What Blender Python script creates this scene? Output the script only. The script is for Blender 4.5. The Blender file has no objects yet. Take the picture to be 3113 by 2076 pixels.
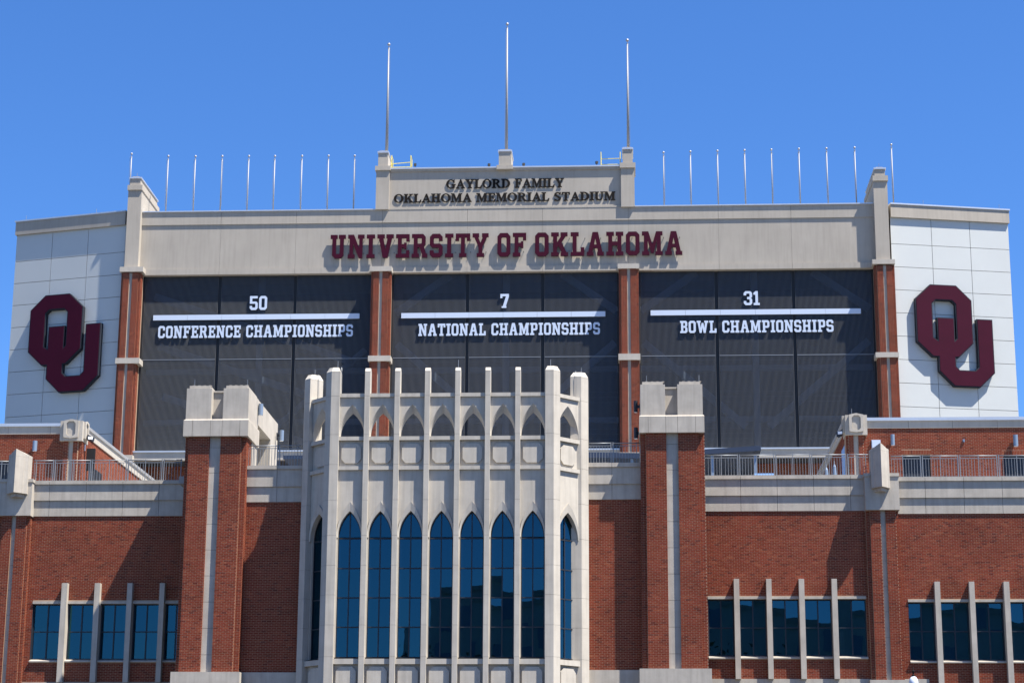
import bpy, math, random
import numpy as np
from mathutils import Matrix, Vector
random.seed(7)
R_ = math.radians
sc = bpy.context.scene
# ------------------------------------------------------------------ camera
F_PX, PITCH, YAW, ROLL = 6219.6, R_(14.226), R_(3.271), R_(-0.324)
EYE = Vector((0, 0, 1.7))
fwd = Vector((-math.sin(YAW)*math.cos(PITCH), math.cos(YAW)*math.cos(PITCH), math.sin(PITCH)))
rgt = Vector((math.cos(YAW), math.sin(YAW), 0)); up_ = rgt.cross(fwd)
r2 = rgt*math.cos(ROLL)-up_*math.sin(ROLL); u2 = up_*math.cos(ROLL)+rgt*math.sin(ROLL)
cam_d = bpy.data.cameras.new('camera'); cam = bpy.data.objects.new('camera', cam_d)
sc.collection.objects.link(cam); sc.camera = cam
cam_d.sensor_width = 36; cam_d.lens = F_PX/3113*36; cam_d.clip_end = 6000; cam_d.clip_start = .5
M = Matrix((r2, u2, -fwd)).transposed().to_4x4(); M.translation = EYE
cam.matrix_world = M
# ------------------------------------------------------------------ sky and sun
SUN_AZ, SUN_EL = R_(65), R_(62.5)      # azimuth measured from the facade's normal towards the right
sund = Vector((math.sin(SUN_AZ)*math.cos(SUN_EL), -math.cos(SUN_AZ)*math.cos(SUN_EL), math.sin(SUN_EL)))
w = bpy.data.worlds.new('World'); sc.world = w; w.use_nodes = True
nt = w.node_tree; bg = nt.nodes['Background']
sky = nt.nodes.new('ShaderNodeTexSky'); sky.sky_type = 'NISHITA'; sky.sun_disc = False
sky.sun_elevation = SUN_EL; sky.sun_rotation = math.pi-SUN_AZ
sky.altitude = 350; sky.air_density = 1.0; sky.dust_density = .25; sky.ozone_density = 5.0
hs = nt.nodes.new('ShaderNodeHueSaturation'); hs.inputs['Saturation'].default_value = 1.12
tn = nt.nodes.new('ShaderNodeMix'); tn.data_type = 'RGBA'; tn.blend_type = 'MULTIPLY'; tn.inputs[0].default_value = 1; tn.inputs[7].default_value = (.80, 1.05, 1.40, 1)
nt.links.new(sky.outputs[0], hs.inputs['Color']); nt.links.new(hs.outputs[0], tn.inputs[6]); nt.links.new(tn.outputs[2], bg.inputs[0])
bg.inputs[1].default_value = 0.057
sd = bpy.data.lights.new('sun', 'SUN'); so = bpy.data.objects.new('sun', sd); sc.collection.objects.link(so)
sd.energy = 5.0; sd.angle = R_(.53); sd.color = (1, .945, .865)
so.rotation_euler = (-sund).to_track_quat('-Z', 'Y').to_euler(); so.location = (60, -40, 100)
sc.view_settings.view_transform = 'Standard'; sc.view_settings.look = 'None'
sc.view_settings.gamma = 1; sc.view_settings.use_curve_mapping = False
sc.view_settings.exposure = 1.3
sc.render.engine = 'CYCLES'; sc.cycles.max_bounces = 6; sc.cycles.transparent_max_bounces = 16

# ------------------------------------------------------------------ planes and measuring
YW, YM, YE, YT, YS = 83.0, 80.3, 78.3, 89.8, 120.4    # front wall, entrance bay, terrace wings, stadium facade
def ray(px, py):
    return fwd + r2*((px-1556.5)/F_PX) - u2*((py-1038.0)/F_PX)
def at(px, py, Y):
    d = ray(px, py); t = Y/d.y
    return Vector((d.x*t, Y, 1.7+d.z*t))
def XX(px, py, Y): return at(px, py, Y).x
def ZZ(px, py, Y): return at(px, py, Y).z
def rect(Y, x0, y0, x1, y1):            # photo rectangle -> X0,X1,Z0,Z1 on a plane parallel to the facade
    ym = (y0+y1)/2; xm = (x0+x1)/2
    return XX(x0, ym, Y), XX(x1, ym, Y), ZZ(xm, y1, Y), ZZ(xm, y0, Y)
def proj(p):
    v = Vector(p)-EYE; d = v.dot(fwd)
    return 1556.5+F_PX*v.dot(r2)/d, 1038-F_PX*v.dot(u2)/d, d

# ------------------------------------------------------------------ materials
def mat(name, col, rough=.7, metal=0, noise=0, nscale=2.0, stretch=(1, 1, 1), bump=0, bscale=60, spec=.5, col2=None, streak=0):
    m = bpy.data.materials.new(name); m.use_nodes = True
    n = m.node_tree.nodes; l = m.node_tree.links; b = n['Principled BSDF']
    b.inputs['Roughness'].default_value = rough; b.inputs['Metallic'].default_value = metal
    b.inputs['Specular IOR Level'].default_value = spec
    b.inputs['Base Color'].default_value = (*col, 1)
    geo = n.new('ShaderNodeNewGeometry')
    if noise:
        mp = n.new('ShaderNodeMapping'); mp.inputs['Scale'].default_value = stretch
        l.new(geo.outputs['Position'], mp.inputs['Vector'])
        t = n.new('ShaderNodeTexNoise'); t.inputs['Scale'].default_value = nscale; t.inputs['Detail'].default_value = 7
        t.inputs['Roughness'].default_value = .62
        l.new(mp.outputs[0], t.inputs['Vector'])
        r = n.new('ShaderNodeMapRange'); r.inputs[1].default_value = .3; r.inputs[2].default_value = .7
        l.new(t.outputs['Fac'], r.inputs[0])
        mx = n.new('ShaderNodeMix'); mx.data_type = 'RGBA'
        c2 = col2 or tuple(c*(1-noise) for c in col)
        mx.inputs[6].default_value = (*c2, 1); mx.inputs[7].default_value = (*col, 1)
        l.new(r.outputs[0], mx.inputs[0])
        out = mx.outputs[2]
        if streak:
            mp2 = n.new('ShaderNodeMapping'); mp2.inputs['Scale'].default_value = (5, 5, .35)
            l.new(geo.outputs['Position'], mp2.inputs['Vector'])
            t2 = n.new('ShaderNodeTexNoise'); t2.inputs['Scale'].default_value = 1.3; t2.inputs['Detail'].default_value = 5
            l.new(mp2.outputs[0], t2.inputs['Vector'])
            r3 = n.new('ShaderNodeMapRange'); r3.inputs[1].default_value = .45; r3.inputs[2].default_value = .72
            r3.inputs[3].default_value = 1; r3.inputs[4].default_value = 1-streak
            l.new(t2.outputs['Fac'], r3.inputs[0])
            vm = n.new('ShaderNodeVectorMath'); vm.operation = 'SCALE'
            l.new(out, vm.inputs[0]); l.new(r3.outputs[0], vm.inputs['Scale']); out = vm.outputs[0]
        l.new(out, b.inputs['Base Color'])
    if bump:
        t = n.new('ShaderNodeTexNoise'); t.inputs['Scale'].default_value = bscale; t.inputs['Detail'].default_value = 4
        l.new(geo.outputs['Position'], t.inputs['Vector'])
        bp = n.new('ShaderNodeBump'); bp.inputs['Strength'].default_value = bump; bp.inputs['Distance'].default_value = .01
        l.new(t.outputs['Fac'], bp.inputs['Height']); l.new(bp.outputs[0], b.inputs['Normal'])
    return m
def brick_mat():
    m = bpy.data.materials.new('red_brick'); m.use_nodes = True
    n = m.node_tree.nodes; l = m.node_tree.links; b = n['Principled BSDF']
    b.inputs['Roughness'].default_value = .85; b.inputs['Specular IOR Level'].default_value = .08
    g = n.new('ShaderNodeNewGeometry'); oi = n.new('ShaderNodeObjectInfo')
    ad = n.new('ShaderNodeMath'); ad.operation = 'ADD'; fr = n.new('ShaderNodeMath'); fr.operation = 'FRACT'
    l.new(g.outputs['Random Per Island'], ad.inputs[0]); l.new(oi.outputs['Random'], ad.inputs[1]); l.new(ad.outputs[0], fr.inputs[0])
    cr = n.new('ShaderNodeValToRGB'); e = cr.color_ramp.elements
    e[0].position = 0; e[0].color = (.115, .022, .012, 1); e[1].position = 1; e[1].color = (.225, .060, .029, 1)
    for p, c in ((.05, (.105, .026, .017, 1)), (.12, (.155, .034, .016, 1)), (.6, (.19, .040, .021, 1)), (.86, (.165, .036, .018, 1))):
        k = e.new(p); k.color = c
    l.new(fr.outputs[0], cr.inputs[0])
    t = n.new('ShaderNodeTexNoise'); t.inputs['Scale'].default_value = .8; t.inputs['Detail'].default_value = 5
    l.new(g.outputs['Position'], t.inputs['Vector'])
    r = n.new('ShaderNodeMapRange'); r.inputs[1].default_value = .3; r.inputs[2].default_value = .7; r.inputs[3].default_value = .82; r.inputs[4].default_value = 1.16
    l.new(t.outputs['Fac'], r.inputs[0])
    vm = n.new('ShaderNodeVectorMath'); vm.operation = 'SCALE'
    l.new(cr.outputs[0], vm.inputs[0]); l.new(r.outputs[0], vm.inputs['Scale']); l.new(vm.outputs[0], b.inputs['Base Color'])
    return m
def glass_mat(name, tint, refl, transp, rough=.01, wave=.0, facing=.0):
    m = bpy.data.materials.new(name); m.use_nodes = True
    n = m.node_tree.nodes; l = m.node_tree.links; n.remove(n['Principled BSDF']); out = n['Material Output']
    tr = n.new('ShaderNodeBsdfTransparent'); tr.inputs[0].default_value = (*transp, 1)
    gl = n.new('ShaderNodeBsdfGlossy'); gl.inputs['Color'].default_value = (*refl, 1); gl.inputs['Roughness'].default_value = rough
    df = n.new('ShaderNodeBsdfDiffuse'); df.inputs[0].default_value = (*tint, 1)
    a1 = n.new('ShaderNodeAddShader'); a2 = n.new('ShaderNodeAddShader')
    l.new(tr.outputs[0], a1.inputs[0]); l.new(gl.outputs[0], a1.inputs[1]); l.new(a1.outputs[0], a2.inputs[0]); l.new(df.outputs[0], a2.inputs[1])
    l.new(a2.outputs[0], out.inputs[0])
    if wave:
        g = n.new('ShaderNodeNewGeometry'); t = n.new('ShaderNodeTexNoise'); t.inputs['Scale'].default_value = 1.6; t.inputs['Detail'].default_value = 1.5
        l.new(g.outputs['Position'], t.inputs['Vector'])
        bp = n.new('ShaderNodeBump'); bp.inputs['Strength'].default_value = wave; bp.inputs['Distance'].default_value = .01
        l.new(t.outputs['Fac'], bp.inputs['Height']); l.new(bp.outputs[0], gl.inputs['Normal'])
    return m
MT = dict(
    stone=mat('cast_stone', (.455, .415, .355), .85, noise=.20, nscale=1.7, bump=.12, bscale=40, spec=.12, streak=.16),
    bay=mat('pale_cast_stone', (.485, .445, .38), .85, noise=.16, nscale=1.5, bump=.12, bscale=40, spec=.12, streak=.15),
    stone2=mat('cast_stone_band', (.46, .42, .36), .85, noise=.15, nscale=.9, bump=.08, bscale=30, spec=.12, streak=.10),
    eifs=mat('stucco', (.41, .37, .312), .9, noise=.14, nscale=.45, bump=.10, bscale=25, spec=.1, streak=.09),
    joint=mat('joint_filler', (.12, .105, .09), .9),
    mortar=mat('mortar', (.37, .25, .17), .95, noise=.2, nscale=1.2, spec=.1),
    brick=brick_mat(),
    flash=mat('aluminium_coping', (.62, .63, .64), .35, metal=.55, noise=.06, nscale=2),
    white=mat('white_metal_panel', (.51, .525, .50), .5, metal=.0, noise=.05, nscale=.5),
    maroon=mat('maroon_sign_face', (.046, .0026, .0135), .5, noise=.14, nscale=1.0, spec=.12),
    edge=mat('dark_sign_return', (.022, .026, .034), .6, spec=.2),
    bronze=mat('dark_bronze', (.014, .012, .011), .8, spec=.08),
    signw=mat('pale_sign_face', (.50, .57, .68), .45),
    signr=mat('white_sign_rim', (.82, .84, .88), .5),
    rib=mat('grey_screen_rib', (.125, .130, .134), .7, metal=.1, spec=.2),
    black=mat('black_gap', (.008, .008, .01), .6),
    frame=mat('dark_window_frame', (.018, .022, .030), .45, spec=.4),
    rail=mat('grey_metal_railing', (.22, .235, .25), .5, metal=.3),
    pole=mat('white_flagpole', (.27, .275, .285), .55, metal=.1),
    ball=mat('silver_ball', (.36, .36, .37), .5, metal=.5),
    navy=mat('navy_metal', (.028, .042, .075), .6, spec=.2),
    greylamp=mat('grey_lamp_body', (.20, .26, .34), .45, metal=.3),
    yellow=mat('yellow_rail_paint', (.68, .58, .12), .5),
    beam=mat('blue_grey_steel', (.72, .80, .88), .6),
    inner=mat('dark_interior', (.05, .05, .055), .9),
    blind=mat('window_blind', (.42, .47, .50), .9, noise=.05, nscale=2),
    screen=glass_mat('tinted_screen_glass', (.004, .005, .006), (.008, .011, .014), (.44, .48, .53), .08),
    glass=glass_mat('blue_window_glass', (.0015, .004, .008), (.020, .072, .098), (.10, .15, .17), .004, .05),
    globe=mat('lamp_globe', (.62, .68, .76), .2, spec=.6),
    blue=mat('blue_plastic_and_painted_reflection', (.26, .45, .75), .5),  # plastic of the box; also paints the sky reflection on the right side window
    paving=mat('worn_asphalt', (.085, .083, .078), .9, noise=.2, nscale=.6),
    tan=mat('tan_building_wall', (.55, .52, .48), .9, noise=.15, nscale=.3),
    leaf=mat('tree_leaf', (.055, .10, .028), .7, noise=.4, nscale=1.5),
    bark=mat('tree_bark', (.09, .065, .045), .95, noise=.3, nscale=6),
    membrane=mat('roof_membrane', (.30, .30, .29), .9, noise=.1),
)
# ------------------------------------------------------------------ object helpers
COL = sc.collection; WL = {}
def tag(o, label=None, cat=None, group=None, kind=None):
    for k, v in (('label', label), ('category', cat), ('group', group), ('kind', kind)):
        if v: o[k] = v
    return o
def adopt(o, c, parent):
    WL[o] = Vector(c); o.location = c
    COL.objects.link(o)
    if parent is not None:
        o.parent = parent; o.matrix_parent_inverse = Matrix.Translation(-WL[parent])
def thing(name, label, cat, loc, group=None):
    o = bpy.data.objects.new(name, None); o.empty_display_size = .3
    adopt(o, Vector(loc), None); return tag(o, label, cat, group)
class G:                                   # a geometry collector
    def __init__(s): s.v = []; s.f = []; s.m = []
    def poly(s, pts, faces, mi=0):
        b = len(s.v); s.v += [tuple(p) for p in pts]
        for f in faces: s.f.append([b+i for i in f]); s.m.append(mi)
        return s
    def box(s, x0, x1, y0, y1, z0, z1, mi=0):
        return s.poly([(x0,y0,z0),(x1,y0,z0),(x1,y1,z0),(x0,y1,z0),(x0,y0,z1),(x1,y0,z1),(x1,y1,z1),(x0,y1,z1)],
                      [(0,1,2,3)[::-1],(4,5,6,7),(0,1,5,4),(1,2,6,5),(2,3,7,6),(3,0,4,7)], mi)
    def fbox(s, fr, u0, u1, d0, d1, z0, z1, mi=0):      # box in a local frame
        P = [fr(u, d, z) for z in (z0, z1) for u, d in ((u0,d0),(u1,d0),(u1,d1),(u0,d1))]
        return s.poly(P, [(3,2,1,0),(4,5,6,7),(0,1,5,4),(1,2,6,5),(2,3,7,6),(3,0,4,7)], mi)
    def prism(s, base, z0, z1, mi=0, top=None):          # plan polygon (ccw) extruded up
        n = len(base); top = top or base
        return s.poly([(x,y,z0) for x,y in base]+[(x,y,z1) for x,y in top],
                      [tuple(range(n))[::-1], tuple(range(n,2*n))]+[(i,(i+1)%n,n+(i+1)%n,n+i) for i in range(n)], mi)
    def tube(s, a, b, r, r2=None, n=8, mi=0):
        a = Vector(a); b = Vector(b); r2 = r if r2 is None else r2
        d = (b-a).normalized(); u = d.orthogonal().normalized(); v = d.cross(u)
        P = [a+(u*math.cos(2*math.pi*i/n)+v*math.sin(2*math.pi*i/n))*r for i in range(n)]
        P += [b+(u*math.cos(2*math.pi*i/n)+v*math.sin(2*math.pi*i/n))*r2 for i in range(n)]
        return s.poly(P, [tuple(range(n))[::-1], tuple(range(n,2*n))]+[(i,(i+1)%n,n+(i+1)%n,n+i) for i in range(n)], mi)
    def lathe(s, c, prof, n=16, mi=0):
        c = Vector(c); P = []; F = []
        for r, z in prof:
            for i in range(n): a = 2*math.pi*i/n; P.append(c+Vector((r*math.cos(a), r*math.sin(a), z)))
        for k in range(len(prof)-1):
            for i in range(n): j = (i+1)%n; F.append((k*n+i, k*n+j, (k+1)*n+j, (k+1)*n+i))
        return s.poly(P, F, mi)
    def build(s, name, mats, parent=None, smooth=False, label=None, kind=None):
        if not isinstance(mats, (list, tuple)): mats = [mats]
        a = np.array(s.v); c = (a.min(0)+a.max(0))/2
        me = bpy.data.meshes.new(name); me.from_pydata([tuple(p) for p in a-c], [], s.f)
        for k in mats: me.materials.append(MT[k])
        if len(mats) > 1: me.polygons.foreach_set('material_index', s.m)
        if smooth: me.polygons.foreach_set('use_smooth', [True]*len(me.polygons))
        me.update(); o = bpy.data.objects.new(name, me); adopt(o, Vector(c), parent)
        return tag(o, label=label, kind=kind)
_bc = {}
def bx(name, x0, x1, y0, y1, z0, z1, m, parent, **k):     # a single box object, mesh shared by size
    x0, x1 = sorted((x0, x1)); y0, y1 = sorted((y0, y1)); z0, z1 = sorted((z0, z1))
    key = (round(x1-x0, 4), round(y1-y0, 4), round(z1-z0, 4), m)
    if key not in _bc:
        g = G().box(-key[0]/2, key[0]/2, -key[1]/2, key[1]/2, -key[2]/2, key[2]/2)
        me = bpy.data.meshes.new(name); me.from_pydata(g.v, [], g.f); me.materials.append(MT[m]); _bc[key] = me
    o = bpy.data.objects.new(name, _bc[key]); adopt(o, Vector(((x0+x1)/2, (y0+y1)/2, (z0+z1)/2)), parent)
    return tag(o, **k)
# frames: (u, d, z) -> world; d grows INTO the wall
def FR(ox, oy, ang=0):
    c, s_ = math.cos(ang), math.sin(ang)
    return lambda u, d, z: Vector((ox+u*c-d*s_, oy+u*s_+d*c, z))
FRONT = lambda Y: FR(0, Y, 0)
def SIDE_R(X, Y0=0): return FR(X, Y0, math.pi/2)          # face looking towards +X : u runs along +Y
def SIDE_L(X, Y0=0): return FR(X, Y0, -math.pi/2)         # face looking towards -X : u runs along -Y
BL, BH, BJ = .2032, .0677, .0110
class Bricks:
    """running-bond bricks laid on wall planes; the largest 300 in view become objects, the rest one stuff part"""
    def __init__(s): s.items = []
    def fill(s, fr, u0, u1, z0, z1, holes=(), phase=0.0, yaw=0):
        k0 = math.floor(z0/BH); k1 = math.ceil(z1/BH)
        for k in range(k0, k1):
            a, b = max(z0, k*BH+BJ/2), min(z1, (k+1)*BH-BJ/2)
            if b-a < .015: continue
            off = phase+(BL/2 if k % 2 else 0)
            i0 = math.floor((u0-off)/BL)
            u = off+i0*BL
            while u < u1:
                segs = [(max(u+BJ/2, u0), min(u+BL-BJ/2, u1))]
                for (ha, hb, hz0, hz1) in holes:
                    if b > hz0 and a < hz1:
                        ns = []
                        for p, q in segs:
                            if q <= ha or p >= hb: ns.append((p, q))
                            else:
                                if p < ha: ns.append((p, ha))
                                if q > hb: ns.append((hb, q))
                        segs = ns
                for p, q in segs:
                    if q-p > .018: s.items.append((fr, p, q, a, b, yaw))
                u += BL
    def soldier(s, fr, u0, u1, z0, z1, yaw=0):
        n = max(1, round((u1-u0)/BH)); st = (u1-u0)/n
        for i in range(n): s.items.append((fr, u0+i*st+BJ/2, u0+(i+1)*st-BJ/2, z0+BJ/2, z1-BJ/2, yaw))
    def build(s, parent, proud=.0015, lim=295):
        rng = random.Random(len(s.items)); sc_ = []
        for i, (fr, p, q, a, b, yaw) in enumerate(s.items):
            c = fr((p+q)/2, 0, (a+b)/2); x, y, d = proj(c)
            vis = 1 if (0 < x < 3113 and 0 < y < 2076) else 0
            sc_.append((-(vis*(q-p)*(.35 if yaw else 1)*100/d), i))
        sc_.sort(); pick = set(i for v, i in sc_[:lim] if v < 0)
        g = G(); unit = {}
        for i, (fr, p, q, a, b, yaw) in enumerate(s.items):
            d0 = -proud-rng.random()*.0012
            if i in pick:
                key = (round(q-p, 3), round(b-a, 3))
                if key not in unit:
                    h = G().box(-key[0]/2, key[0]/2, 0, .03, -key[1]/2, key[1]/2)
                    me = bpy.data.meshes.new('brick'); me.from_pydata(h.v, [], h.f); me.materials.append(MT['brick']); unit[key] = me
                o = bpy.data.objects.new('brick', unit[key]); c = fr((p+q)/2, d0, (a+b)/2)
                o.rotation_euler = (0, 0, yaw); adopt(o, c, parent)
            else: g.fbox(fr, p, q, d0, .02, a, b)
        if g.v:
            g.build('brick_courses', 'brick', parent, kind='stuff')
def panels(name, us, zs, fr, d0, d1, m, parent, gap=.012):     # a grid of panels with open joints
    out = []
    for i in range(len(us)-1):
        for j in range(len(zs)-1):
            g = G().fbox(fr, us[i]+(gap/2 if i else 0), us[i+1]-(gap/2 if i < len(us)-2 else 0), d0, d1, zs[j]+(gap/2 if j else 0), zs[j+1]-(gap/2 if j < len(zs)-2 else 0))
            out.append(g.build(name, m, parent))
    return out

# ================================================================== GROUND
g = G().poly([(-3000,-3000,0),(3000,-3000,0),(3000,3000,0),(-3000,3000,0)], [(0,1,2,3)])
tag(g.build('ground', 'paving'), kind='structure')

# ================================================================== STADIUM (upper tier)
ZTF = ZZ(2300, 1452, YW)-.25           # terrace floor level
X0s, X1s = XX(392, 700, YS), XX(2690, 700, YS)
st = thing('stadium_building', 'tall stadium end building with stucco frieze, brick columns and dark screened bays behind the entrance', 'stadium', ((X0s+X1s)/2, YS, 0))
Zg0 = ZZ(1000, 1369, YS); Zg1 = ZZ(1000, 832, YS)       # glass bottom / band bottom
Zl1 = ZZ(886, 816, YS); Zc0 = ZZ(1000, 680, YS); Zc1 = ZZ(1000, 641.5, YS); Zf = ZZ(1000, 637, YS)
joints = [XX(p, 690, YS) for p in (672, 900.5, 1163, 1421, 1649, 1910, 2184, 2405)]
us = [X0s]+joints+[X1s]
F0 = FRONT(YS)
panels('frieze_panel', us, [Zl1, Zc0], F0, 0, .5, 'eifs', st, .010)
panels('ledge_panel', us, [Zg1, Zl1+.001], F0, -.07, .5, 'eifs', st, .014)
panels('cornice_panel', us, [Zc0+.001, Zc1], F0, -.065, .5, 'eifs', st, .016)
bx('band_backing', X0s, X1s, YS+.03, YS+.6, Zg1+.02, Zc1-.05, 'joint', st)
# flat coping either side of the name board
xpl, xpr = XX(1144, 580, YS), XX(1930, 570, YS)
bx('coping', X0s+.4, xpl, YS-.14, YS+.7, Zc1, Zc1+.07, 'flash', st); bx('coping', xpr, X1s-.4, YS-.14, YS+.7, Zc1, Zc1+.07, 'flash', st)
# name board between the three roof piers
bx0, bx1 = XX(1184, 580, YS), XX(1888, 570, YS)
Zb1 = ZZ(1540, 512.5, YS); Zbt = ZZ(1540, 519.5, YS)
bx('name_board', bx0, bx1, YS+.0, YS+.6, Zc1, Zbt, 'eifs', st)
bx('board_cornice', bx0, bx1, YS-.075, YS+.6, Zbt, Zb1, 'eifs', st)
bx('board_coping', bx0, bx1, YS-.15, YS+.8, Zb1, Zb1+.09, 'flash', st)
bx('cornice_infill', xpl, xpr, YS-.085, YS+.2, Zc1, ZZ(1540, 630, YS), 'eifs', st)
def roof_pier(xa, xb, ytop, ycap0, ycap1, ybot, sa, sb, deep=1.6):
    mx = (xa+xb)/2
    A, B = XX(xa, (ycap1+ybot)/2, YS), XX(xb, (ycap1+ybot)/2, YS)
    z = lambda y: ZZ(mx, y, YS)
    if ybot > ycap1+5: bx('roof_pier', A, B, YS-.22, YS+deep, z(ybot), z(ycap1), 'eifs', st)
    bx('pier_cap', A-.07, B+.07, YS-.32, YS+deep, z(ycap1), z(ycap0), 'eifs', st)
    SA, SB = XX(sa, ytop+20, YS), XX(sb, ytop+20, YS)
    bx('pier_block', SA+.02, SB-.02, YS-.2, YS+deep, z(ycap0), z(ytop+8), 'eifs', st)
    bx('pier_coping', SA-.02, SB+.02, YS-.26, YS+deep+.05, z(ytop+8), z(ytop+3), 'flash', st)
    G().prism([(SA+.08, YS-.15), (SB-.08, YS-.15), (SB-.08, YS+deep-.1), (SA+.08, YS+deep-.1)], z(ytop+3), z(ytop), 0).build('pier_crown', 'eifs', st)
roof_pier(1144, 1184, 461, 509.6, 522.5, 640, 1150, 1182)
roof_pier(1514, 1556, 457, 507, 519, 519, 1516, 1556)
roof_pier(1888, 1929, 450, 499.7, 514.7, 632, 1892, 1924)
# end pylons with stepped returns running back over the roof
def pylon(xa, xb, xa2, xb2, ytop, c0, c1, p0, p1, sa, sb, pa, pb):
    mx = (xa+xb)/2; z = lambda y: ZZ(mx, y, YS-.5)
    A, B = XX(xa, 640, YS-.5), XX(xb, 640, YS-.5)
    bx('pylon', A, B, YS-.5, YS+4.1, z(p0)-.0, z(c1), 'eifs', st)
    bx('pylon_band', A-.04, B+.05, YS-.60, YS+4.15, z(c1), z(c0), 'eifs', st)
    SA, SB = XX(sa, c0-15, YS-.5), XX(sb, c0-15, YS-.5)
    bx('pylon_head', SA, SB, YS-.5, YS+4.1, z(c0), z(ytop+8), 'eifs', st)
    bx('pylon_coping', SA-.04, SB+.06, YS-.56, YS+4.16, z(ytop+8), z(ytop+3.5), 'flash', st)
    bx('pylon_crown', SA+.12, SB-.12, YS-.42, YS+4.0, z(ytop+3.5), z(ytop), 'eifs', st)
    bx('pylon_return', SA+.06, SB-.06, YS+4.2, YS+6.5, Zc1-1, z(c0)-.05, 'eifs', st)
    PA, PB = XX(pa, p0+6, YS-.7), XX(pb, p0+6, YS-.7)
    bx('plinth_cap', PA, PB, YS-.72, YS+.55, z(p1), z(p0), 'stone2', st)
    G().tube(((A+B)/2, YS-.2, z(ytop)), ((A+B)/2, YS-.2, z(ytop)+.3), .012).build('lightning_rod', 'rail', st)
pylon(387, 428, 0, 0, 536, 564, 579, 814, 828.7, 396, 428, 364, 435)
pylon(2658, 2700.5, 0, 0, 507, 535.5, 551, 791.4, 805.3, 2658, 2690, 2652, 2721)
# brick columns
br = Bricks()
cols = [(368.5, 427.5, 829, 364, 435, 824, 350.5, 423.6, 1088, 1104.5, 1392),
        (1128.5, 1187.5, 824, 1124.3, 1191.3, 810, 1118.8, 1187.2, 1081, 1097.5, 1386),
        (1881, 1941, 816, 1877.7, 1943.4, 802, 1880, 1946.8, 1075, 1093.9, 1380),
        (2658.5, 2719.4, 806, 2652, 2721, 792, 2662, 2732.8, 1070.6, 1085.7, 1376)]
colX = []
for k, (a, b, yt, ca, cb, yc, ma, mb, m0, m1, yb) in enumerate(cols):
    Yf = YS-.62; A, B = XX(a, yt, Yf), XX(b, yt, Yf); mid = (A+B)/2; colX.append((A, B))
    zt = ZZ((a+b)/2, yt, Yf); zb = ZZ((a+b)/2, yb, Yf)
    sw, rv = .095, .14
    body = G(); body.box(A+rv, mid-sw, Yf, YS+.2, zb-3, zt); body.box(mid+sw, B-rv, Yf, YS+.2, zb-3, zt)
    body.box(A, A+rv, Yf+.1, YS+.2, zb-3, zt); body.box(B-rv, B, Yf+.1, YS+.2, zb-3, zt)
    pc = body.build('brick_column', 'mortar', st)
    zz = [zb-2.9+i*.78 for i in range(100) if zb-2.9+i*.78 < zt]+[zt]
    for q0, q1 in zip(zz, zz[1:]): bx('column_inlay', mid-sw+.002, mid+sw-.002, Yf+.07, YS+.1, q0+.004, q1-.004, 'stone', st)
    bx('inlay_backing', mid-sw+.01, mid+sw-.01, Yf+.09, YS+.05, zb-2.9, zt, 'joint', st)
    M0, M1 = XX(ma, m0+8, Yf-.08), XX(mb, m0+8, Yf-.08); zm1, zm0 = ZZ((ma+mb)/2, m0, Yf-.08), ZZ((ma+mb)/2, m1, Yf-.08)
    bx('column_band', M0, M1, Yf-.10, YS+.22, zm0, zm1, 'stone2', st)
    if k in (1, 2):
        C0, C1 = XX(ca, yc+7, Yf), XX(cb, yc+7, Yf)
        bx('column_capital', C0, C1, Yf-.10, YS+.22, ZZ((a+b)/2, yc+14.6, Yf-.05), ZZ((a+b)/2, yc, Yf-.05), 'stone2', st)
    fr = FRONT(Yf)
    for z0, z1 in ((zb-.0, zm0), (zm1, zt)):
        br.fill(fr, A+rv, mid-sw, z0, z1, phase=A+rv); br.fill(fr, mid+sw, B-rv, z0, z1, phase=mid+sw)
        br.fill(FRONT(Yf+.1), A, A+rv-.01, z0, z1, phase=A); br.fill(FRONT(Yf+.1), B-rv+.01, B, z0, z1, phase=B-rv)
        br.fill(SIDE_R(B), Yf+.1, YS, z0, z1, phase=Yf+.1, yaw=math.pi/2)
        br.fill(SIDE_R(B-rv), Yf, Yf+.09, z0, z1, phase=Yf, yaw=math.pi/2)
        if k: br.fill(SIDE_L(A), -YS, -(Yf+.1), z0, z1, phase=0, yaw=-math.pi/2)
br.build(pc)
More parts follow.
